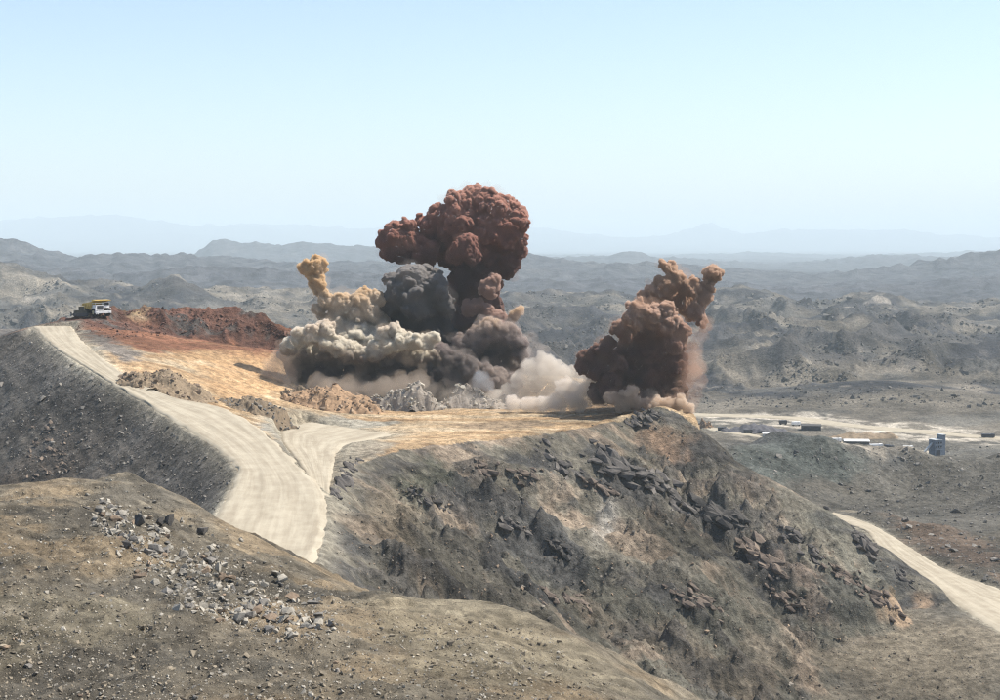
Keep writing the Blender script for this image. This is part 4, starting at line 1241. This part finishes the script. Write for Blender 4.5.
fc_pts = scatter_pixels(((0, 275), (330, 285), (560, 290), (780, 295), (1000, 300), (1000, 408), (700, 408), (560, 350), (300, 320), (0, 325)), 5200, 970, 2500, lambda u, v, p_: float(perlin(np.array([p_.x / 90.0]), np.array([p_.y / 90.0]), 73)[0] + .5 * perlin(np.array([p_.x / 33.0]), np.array([p_.y / 33.0]), 75)[0] > .12))
scatter('far_crags', fc_pts, [(.5 + rng.gamma(1.1, .75)) * p_[1] / 1500 for p_ in fc_pts], rock_mat('far_crag_rock', (.03, .03, .03), (.15, .135, .115)), 'dark crags and bushes speckling the hills beyond the valley', sink=.4)

# ------------------------------------------------------------------ boulders one can tell apart in the foreground
def boulder(u, v, w_px, asp, material, label, group, sink=.25, k=None):
    p_ = pick(u, v)
    dd = p_.y
    s_ = w_px * dd / F / 2.0
    V, Fc = rock_template(9) if k is None else TEMPL[k]
    o = add_mesh('boulder', V * np.array([1, .9, asp]), quads=Fc, material=material)
    o.location = p_ + Vector((0, 0, s_ * asp * (.75 - sink)))
    o.scale = (s_, s_, s_)
    o.rotation_euler = (rng.uniform(-.3, .3), rng.uniform(-.3, .3), rng.uniform(0, 6.28))
    return tag(o, label, 'boulder', group)


boulder(138, 526, 23, 1.0, M_DARK, 'big black boulder at the head of the pale rock spill', None)
boulder(160, 526, 16, 1.0, M_DARK, 'black boulder beside a white stone in the rock spill', None)
boulder(172, 526, 19, 1.2, M_DARK, 'upright pointed black boulder in the rock spill', None)
boulder(162, 524.5, 5, .8, M_PALE, 'white stone lying between two black boulders', None, 0)
boulder(203, 534, 17, .8, M_DARK, 'dark boulder further down the rock spill by pale blocks', None)
boulder(182, 523, 12, .8, M_PALE, 'pale block leaning behind the pointed black boulder', None)
boulder(149, 519, 9, .9, M_BROWN, 'tan block perched between the big black boulders', None)
boulder(126, 548, 15, 1.0, M_DARK, 'dark rock at the lower left edge of the rock spill', None)
boulder(135, 551, 9, .8, M_GREY, 'grey rock touching the dark rock at the lower edge of the spill', None)
boulder(120, 539, 15, .5, M_BROWN, 'flat brown slab below the big black boulder', None)
boulder(140, 541, 13, .6, M_BROWN, 'tan slab under the black boulders', None)
boulder(87, 509, 11, .5, M_DARK, 'lone flat dark rock left of the rock spill', None)
boulder(122, 521, 7, .7, M_BROWN, 'small brown rock just above the rock spill', None)
boulder(164, 466, 6, .9, M_DARK, 'lone black boulder on the grey dump slope', None)
SP_M = [rock_meshes(m_) for m_ in (M_PALE, M_GREY, M_BROWN)]
names3 = ('pale angular %s in the foreground rock spill', 'grey angular %s in the foreground rock spill', 'brown angular %s in the foreground rock spill')


def many_rocks(poly, n, smin, smax, labels, group, bias=(.5, .35, .15), keep=None):
    for (x, y, z) in scatter_pixels(poly, n, 0, 200, keep):
        k = int(rng.choice(3, p=bias))
        o = bpy.data.objects.new('rock', SP_M[k][rng.integers(6)])
        s_ = smin + (smax - smin) * rng.random() ** 2.2
        a_ = rng.uniform(.7, 1.3, 3)
        o.scale = (s_ * a_[0], s_ * a_[1], s_ * a_[2] * .85)
        o.rotation_euler = (rng.uniform(-.4, .4), rng.uniform(-.4, .4), rng.uniform(0, 6.28))
        o.location = (x, y, z + s_ * .2)
        COL.objects.link(o)
        tag(o, labels[k] % ('small stone', 'middling rock', 'large block')[int(min(2, 3 * (s_ - smin) / (smax - smin)))], 'rock', group)


many_rocks(SPILLW, 220, .2, .85, names3, 'angular rocks of the spill on the foreground hill', (.4, .4, .2), spill_keep)
names4 = ('pale %s lying loose on the open foreground hill', 'grey %s lying loose on the open foreground hill', 'brown %s lying loose on the open foreground hill')
many_rocks(((0, 500), (110, 490), (60, 560), (120, 600), (0, 600)), 26, .14, .34, names4, 'loose stones on the open foreground hill')
many_rocks(((300, 612), (400, 625), (520, 640), (500, 716), (0, 716), (0, 640)), 40, .12, .32, names4, 'loose stones on the open foreground hill')


# ------------------------------------------------------------------ machines and plant
def box(bm, x0, x1, y0, y1, z0, z1, taper=0.0, shear=0.0):
    c = [(x0, y0, z0), (x1, y0, z0), (x1, y1, z0), (x0, y1, z0), (x0 + taper + shear, y0 + taper, z1), (x1 - taper + shear, y0 + taper, z1), (x1 - taper + shear, y1 - taper, z1), (x0 + taper + shear, y1 - taper, z1)]
    vs = [bm.verts.new(p_) for p_ in c]
    for f in ((0, 3, 2, 1), (4, 5, 6, 7), (0, 1, 5, 4), (1, 2, 6, 5), (2, 3, 7, 6), (3, 0, 4, 7)):
        bm.faces.new([vs[i] for i in f])
    return vs


def prism(bm, prof, y0, y1):
    """side outline in x, z pushed across y"""
    a = [bm.verts.new((x, y0, z)) for x, z in prof]; b = [bm.verts.new((x, y1, z)) for x, z in prof]
    bm.faces.new(a); bm.faces.new(b[::-1])
    n = len(prof)
    for i in range(n):
        bm.faces.new([a[i], b[i], b[(i + 1) % n], a[(i + 1) % n]])


def bobj(name, bm, material, parent, bevel=0.0):
    bmesh.ops.recalc_face_normals(bm, faces=bm.faces[:])
    if bevel:
        bmesh.ops.bevel(bm, geom=bm.edges[:], offset=bevel, segments=2, affect='EDGES', clamp_overlap=True)
    me = bpy.data.meshes.new(name); bm.to_mesh(me); bm.free()
    me.materials.append(material)
    o = bpy.data.objects.new(name, me); COL.objects.link(o); o.parent = parent
    return o


def part(name, material, parent, *boxes, bevel=.03):
    bm = bmesh.new()
    for b_ in boxes:
        box(bm, *b_)
    return bobj(name, bm, material, parent, bevel)


def cyl(name, material, parent, r, w, loc, axis='Y', seg=24, r2=None):
    bm = bmesh.new()
    bmesh.ops.create_cone(bm, cap_ends=True, segments=seg, radius1=r, radius2=r2 or r, depth=w)
    if axis == 'Y':
        bmesh.ops.rotate(bm, verts=bm.verts[:], matrix=Matrix.Rotation(math.pi / 2, 3, 'X'))
    if axis == 'X':
        bmesh.ops.rotate(bm, verts=bm.verts[:], matrix=Matrix.Rotation(math.pi / 2, 3, 'Y'))
    bmesh.ops.translate(bm, verts=bm.verts[:], vec=loc)
    return bobj(name, bm, material, parent, min(.06, r * .12))


YEL = simple('machine_yellow', (.56, .38, .10), .55)
WHI = simple('machine_white', (.74, .73, .70), .5, var=.12)
TYR = simple('tyre_rubber', (.02, .02, .02), .9)
STL = simple('dark_steel', (.05, .05, .055), .6)
GLS = simple('dark_glass', (.02, .025, .03), .15)
RIM = simple('rim_paint', (.45, .40, .25), .6)


def wheel(parent, x, y, r, w):
    t_ = cyl('wheel', TYR, parent, r, w, (x, y, r), 'Y', 28)
    cyl('rim', RIM, t_, r * .52, w + .08, (x, y, r), 'Y', 20)
    return t_


tr_loc = pick(97, 316.2)
truck = empty('haul_truck', tr_loc, math.radians(-50))
tag(truck, 'big mine haul truck with yellow canopy and white front on the red bank', 'haul truck')
# local x = forward
part('chassis', STL, truck, (-4.2, 3.6, -1.1, 1.1, 1.0, 1.8))
for sy in (-1, 1):
    wheel(truck, 2.7, sy * 2.05, 1.25, .95)
    wheel(truck, -2.6, sy * 1.85, 1.25, 1.6)
bm = bmesh.new(); prism(bm, [(-4.9, 2.9), (-4.2, 2.35), (1.2, 1.95), (1.9, 4.5), (4.3, 4.75), (4.3, 4.95), (1.7, 5.0), (1.55, 4.4), (-4.9, 3.7)], -2.5, 2.5)
db = bobj('dump_body', bm, YEL, truck, .05)
for k in range(5):
    x = -3.9 + k * 1.15
    part('side_rib', YEL, db, (x, x + .22, -2.66, -2.5, 2.3, 3.75), (x, x + .22, 2.5, 2.66, 2.3, 3.75), bevel=.02)
part('cab', WHI, truck, (2.0, 3.7, .5, 2.3, 2.6, 4.3))
cb = part('windscreen', GLS, truck, (3.7, 3.74, .65, 2.15, 3.4, 4.15), bevel=0)
part('side_window', GLS, truck, (2.3, 3.4, 2.3, 2.34, 3.4, 4.15), bevel=0)
hd = part('hood', WHI, truck, (2.0, 4.1, -2.3, .42, 1.9, 3.5))
part('grille', STL, hd, (4.1, 4.14, -1.9, .1, 2.05, 3.3), bevel=0)
part('bumper', WHI, truck, (3.7, 4.45, -2.55, 2.55, 1.0, 1.75))
for y in (-2.0, 2.0):
    part('headlight', simple('lamp_glass', (.8, .8, .75), .2), truck, (4.46, 4.52, y - .25, y + .25, 1.25, 1.55), bevel=.01)
bm = bmesh.new()
for y in (-2.45, -1.75):
    prism(bm, [(4.5, .7), (4.6, .7), (3.75, 3.5), (3.65, 3.5)], y, y + .08)
for k in range(7):
    t_ = k / 7
    box(bm, 4.48 - .85 * t_, 4.62 - .85 * t_, -2.4, -1.7, .8 + 2.6 * t_, .88 + 2.6 * t_)
bobj('ladder', bm, WHI, truck)
part('fender', WHI, truck, (1.6, 4.2, -2.6, -2.3, 2.55, 2.72), (1.6, 4.2, 2.3, 2.6, 2.4, 2.55))
part('deck_rail', WHI, truck, (2.0, 4.2, -2.5, -2.44, 4.05, 4.12), (4.14, 4.2, -2.5, .42, 4.05, 4.12), (4.14, 4.2, -2.5, -2.44, 3.5, 4.12), (4.14, 4.2, .36, .42, 3.5, 4.12), (2.0, 2.06, -2.5, -2.44, 2.7, 4.12), bevel=0)

dz = empty('bulldozer', pick(80, 316.4), math.radians(-160))
tag(dz, 'low dark tracked machine parked beside the haul truck', 'bulldozer')
for sy in (-1, 1):
    bm = bmesh.new(); prism(bm, [(-2.0, .0), (1.7, .0), (2.1, .45), (1.8, .95), (-2.0, 1.0), (-2.4, .5)], sy * 1.25 - .3, sy * 1.25 + .3)
    bobj('track', bm, STL, dz, .06)
part('body', simple('worn_dark_paint', (.07, .065, .05), .7), dz, (-1.9, 1.7, -.85, .85, .6, 1.75))
c_ = part('cab', simple('worn_dark_paint', (.07, .065, .05), .7), dz, (-1.2, .3, -.75, .75, 1.75, 2.9))
part('roof', simple('dusty_roof', (.30, .27, .2), .7), c_, (-1.35, .45, -.9, .9, 2.9, 3.02))
part('window', GLS, c_, (.3, .33, -.6, .6, 2.0, 2.75), bevel=0)
bm = bmesh.new(); prism(bm, [(2.5, .1), (2.75, .1), (2.5, .7), (2.75, 1.35), (2.5, 1.35), (2.3, .7)], -1.8, 1.8); bobj('blade', bm, STL, dz, .03)
part('blade_arm', STL, dz, (.2, 2.45, -1.7, -1.58, .4, .6), (.2, 2.45, 1.58, 1.7, .4, .6))

TWR = simple('blue_grey_cladding', (.16, .185, .22), .6, var=.3, scale=.6)
TWR2 = simple('pale_cladding', (.42, .43, .42), .6)
tw = empty('crusher_tower', pick(937, 455, 600), math.radians(22))
tw.scale = (.78, .78, .85)
tag(tw, 'blue grey boxy processing tower standing beside the valley track', 'tower')
part('wall', TWR, tw, (-4.2, 1.6, -3.2, 3.2, 0, 9.2), bevel=.05)
part('lift_shaft', TWR, tw, (1.62, 4.4, -2.8, 2.8, 0, 12.0), bevel=.05)
rf = part('roof', TWR2, tw, (-4.5, 1.6, -3.5, 3.5, 9.2, 9.5))
part('roof', TWR2, tw, (1.62, 4.7, -3.1, 3.1, 12.0, 12.3))
part('loading_door', STL, tw, (-3.2, .2, -3.26, -3.2, 0, 3.2), bevel=0)
for k, z in enumerate((4.6, 7.0)):
    for x in (-3.4, -1.6, .2):
        w_ = part('window', GLS, tw, (x, x + 1.0, -3.25, -3.2, z, z + 1.1), bevel=0)
        part('sill', TWR2, w_, (x - .1, x + 1.1, -3.38, -3.2, z - .16, z - .02), bevel=0)
for z in (3.5, 6.3, 9.0):
    part('cladding_rib', TWR2, tw, (-4.3, 1.62, -3.29, -3.2, z, z + .14), bevel=0)
bm = bmesh.new(); prism(bm, [(-12, .2), (-4.2, 6.6), (-4.2, 7.6), (-12, 1.2)], -.7, .7); bobj('conveyor', bm, TWR2, tw)
part('conveyor_leg', STL, tw, (-9.1, -8.9, -.6, -.4, -.6, 2.7), (-9.1, -8.9, .4, .6, -.6, 2.7), bevel=0)


def shed(u, v, L, D, Hh, wall, roof, label, rz_, doors=3):
    s_ = empty('shed', pick(u, v, 700), rz_)
    tag(s_, label, 'shed')
    part('wall', wall, s_, (-L / 2, L / 2, -D / 2, D / 2, -.4, Hh), bevel=.03)
    bm = bmesh.new(); a = D / 2 + .4
    prism(bm, [(-a, Hh + .01), (a, Hh + .01), (a, Hh + .15), (0, Hh + D * .16), (-a, Hh + .15)], -L / 2 - .4, L / 2 + .4)
    bmesh.ops.rotate(bm, verts=bm.verts[:], matrix=Matrix.Rotation(math.pi / 2, 3, 'Z'))
    bobj('roof', bm, roof, s_, .02)
    for k in range(doors):
        x = -L / 2 + (k + .5) * L / doors
        part('door', STL, s_, (x - 1.0, x + 1.0, -D / 2 - .05, -D / 2, -.2, Hh * .75), bevel=0)
    return s_


WDK = simple('dark_wall_with_shade', (.06, .058, .055), .8)  # near-black also stands in for shade on the long shed's wall
shed(856, 446, 13, 6, 2.8, WDK, WHI, 'long shed with a shade darkened wall and white roof near the valley track', math.radians(-4))
shed(811, 430, 11, 6, 2.6, WDK, WDK, 'dark flat building between the two pale valley tracks', math.radians(-6), 2)
shed(770, 437, 8, 4, 2.0, TWR2, WHI, 'small pale hut at the edge of the dark stockpile', math.radians(-5), 2)


def lorry(u, v, paint, label, rz_, L=6.0):
    l_ = empty('lorry', pick(u, v, 700), rz_)
    tag(l_, label, 'lorry', 'vehicles in the valley')
    part('cab', paint, l_, (L * .22, L * .5, -1.15, 1.15, .7, 2.7), bevel=.08)
    part('windscreen', GLS, l_, (L * .5, L * .5 + .03, -1.0, 1.0, 1.7, 2.5), bevel=0)
    part('cargo_box', paint, l_, (-L * .5, L * .2, -1.2, 1.2, .9, 2.6), bevel=.05)
    part('frame', STL, l_, (-L * .48, L * .46, -.5, .5, .55, .88), bevel=0)
    for x in (-L * .33, L * .34):
        for y in (-1.05, 1.05):
            cyl('wheel', TYR, l_, .5, .35, (x, y, .5), 'Y', 14)
    return l_


lorry(876, 449, WHI, 'white lorry parked at the right end of the long shed', math.radians(10), 7)
lorry(889, 450, STL, 'black lorry on the track between the white lorry and the tower', math.radians(-70), 6)
lorry(823, 442, STL, 'black lorry on the track left of the long shed', math.radians(5), 5)
lorry(836, 443, WHI, 'white lorry on the track between black lorry and long shed', math.radians(-5), 6)
lorry(783, 424.5, STL, 'small black lorry on the upper road left of the dark flat building', math.radians(0), 4.5)
lorry(748, 434, STL, 'black lorry on the lower track below the dark stockpile', math.radians(-8), 5)
lorry(722, 431.5, STL, 'black lorry at the far left end of the lower valley track', math.radians(-8), 5)
lorry(796, 426, WHI, 'white lorry beside the dark flat building on the upper road', math.radians(0), 5)
lorry(908, 451, WHI, 'white lorry on the track close to the blue grey tower', math.radians(0), 5)
lorry(988, 438.5, STL, 'black lorry on the pale road beyond the tower', math.radians(-5), 7)

# ------------------------------------------------------------------ haze: the air itself
haze_bm = bmesh.new()
bmesh.ops.create_cube(haze_bm, size=1.0)
bmesh.ops.scale(haze_bm, verts=haze_bm.verts[:], vec=(82000, 82000, 560))
hz_me = bpy.data.meshes.new('haze'); haze_bm.to_mesh(hz_me); haze_bm.free()
haze = bpy.data.objects.new('haze', hz_me); COL.objects.link(haze)
zlo = float(GZ.min()) + CAMZ - 1.5
zhi = float(GZ.max()) + CAMZ + 12
haze.scale = (1, 1, (zhi - zlo) / 560.0)
haze.location = (0, 0, (zhi + zlo) / 2)
hz_me.materials.append(volume_mat('hazy_air', (.83, .95, .985), .82e-4, .0))
tag(haze, 'pale blue summer haze over the desert hills', None, None, 'stuff')
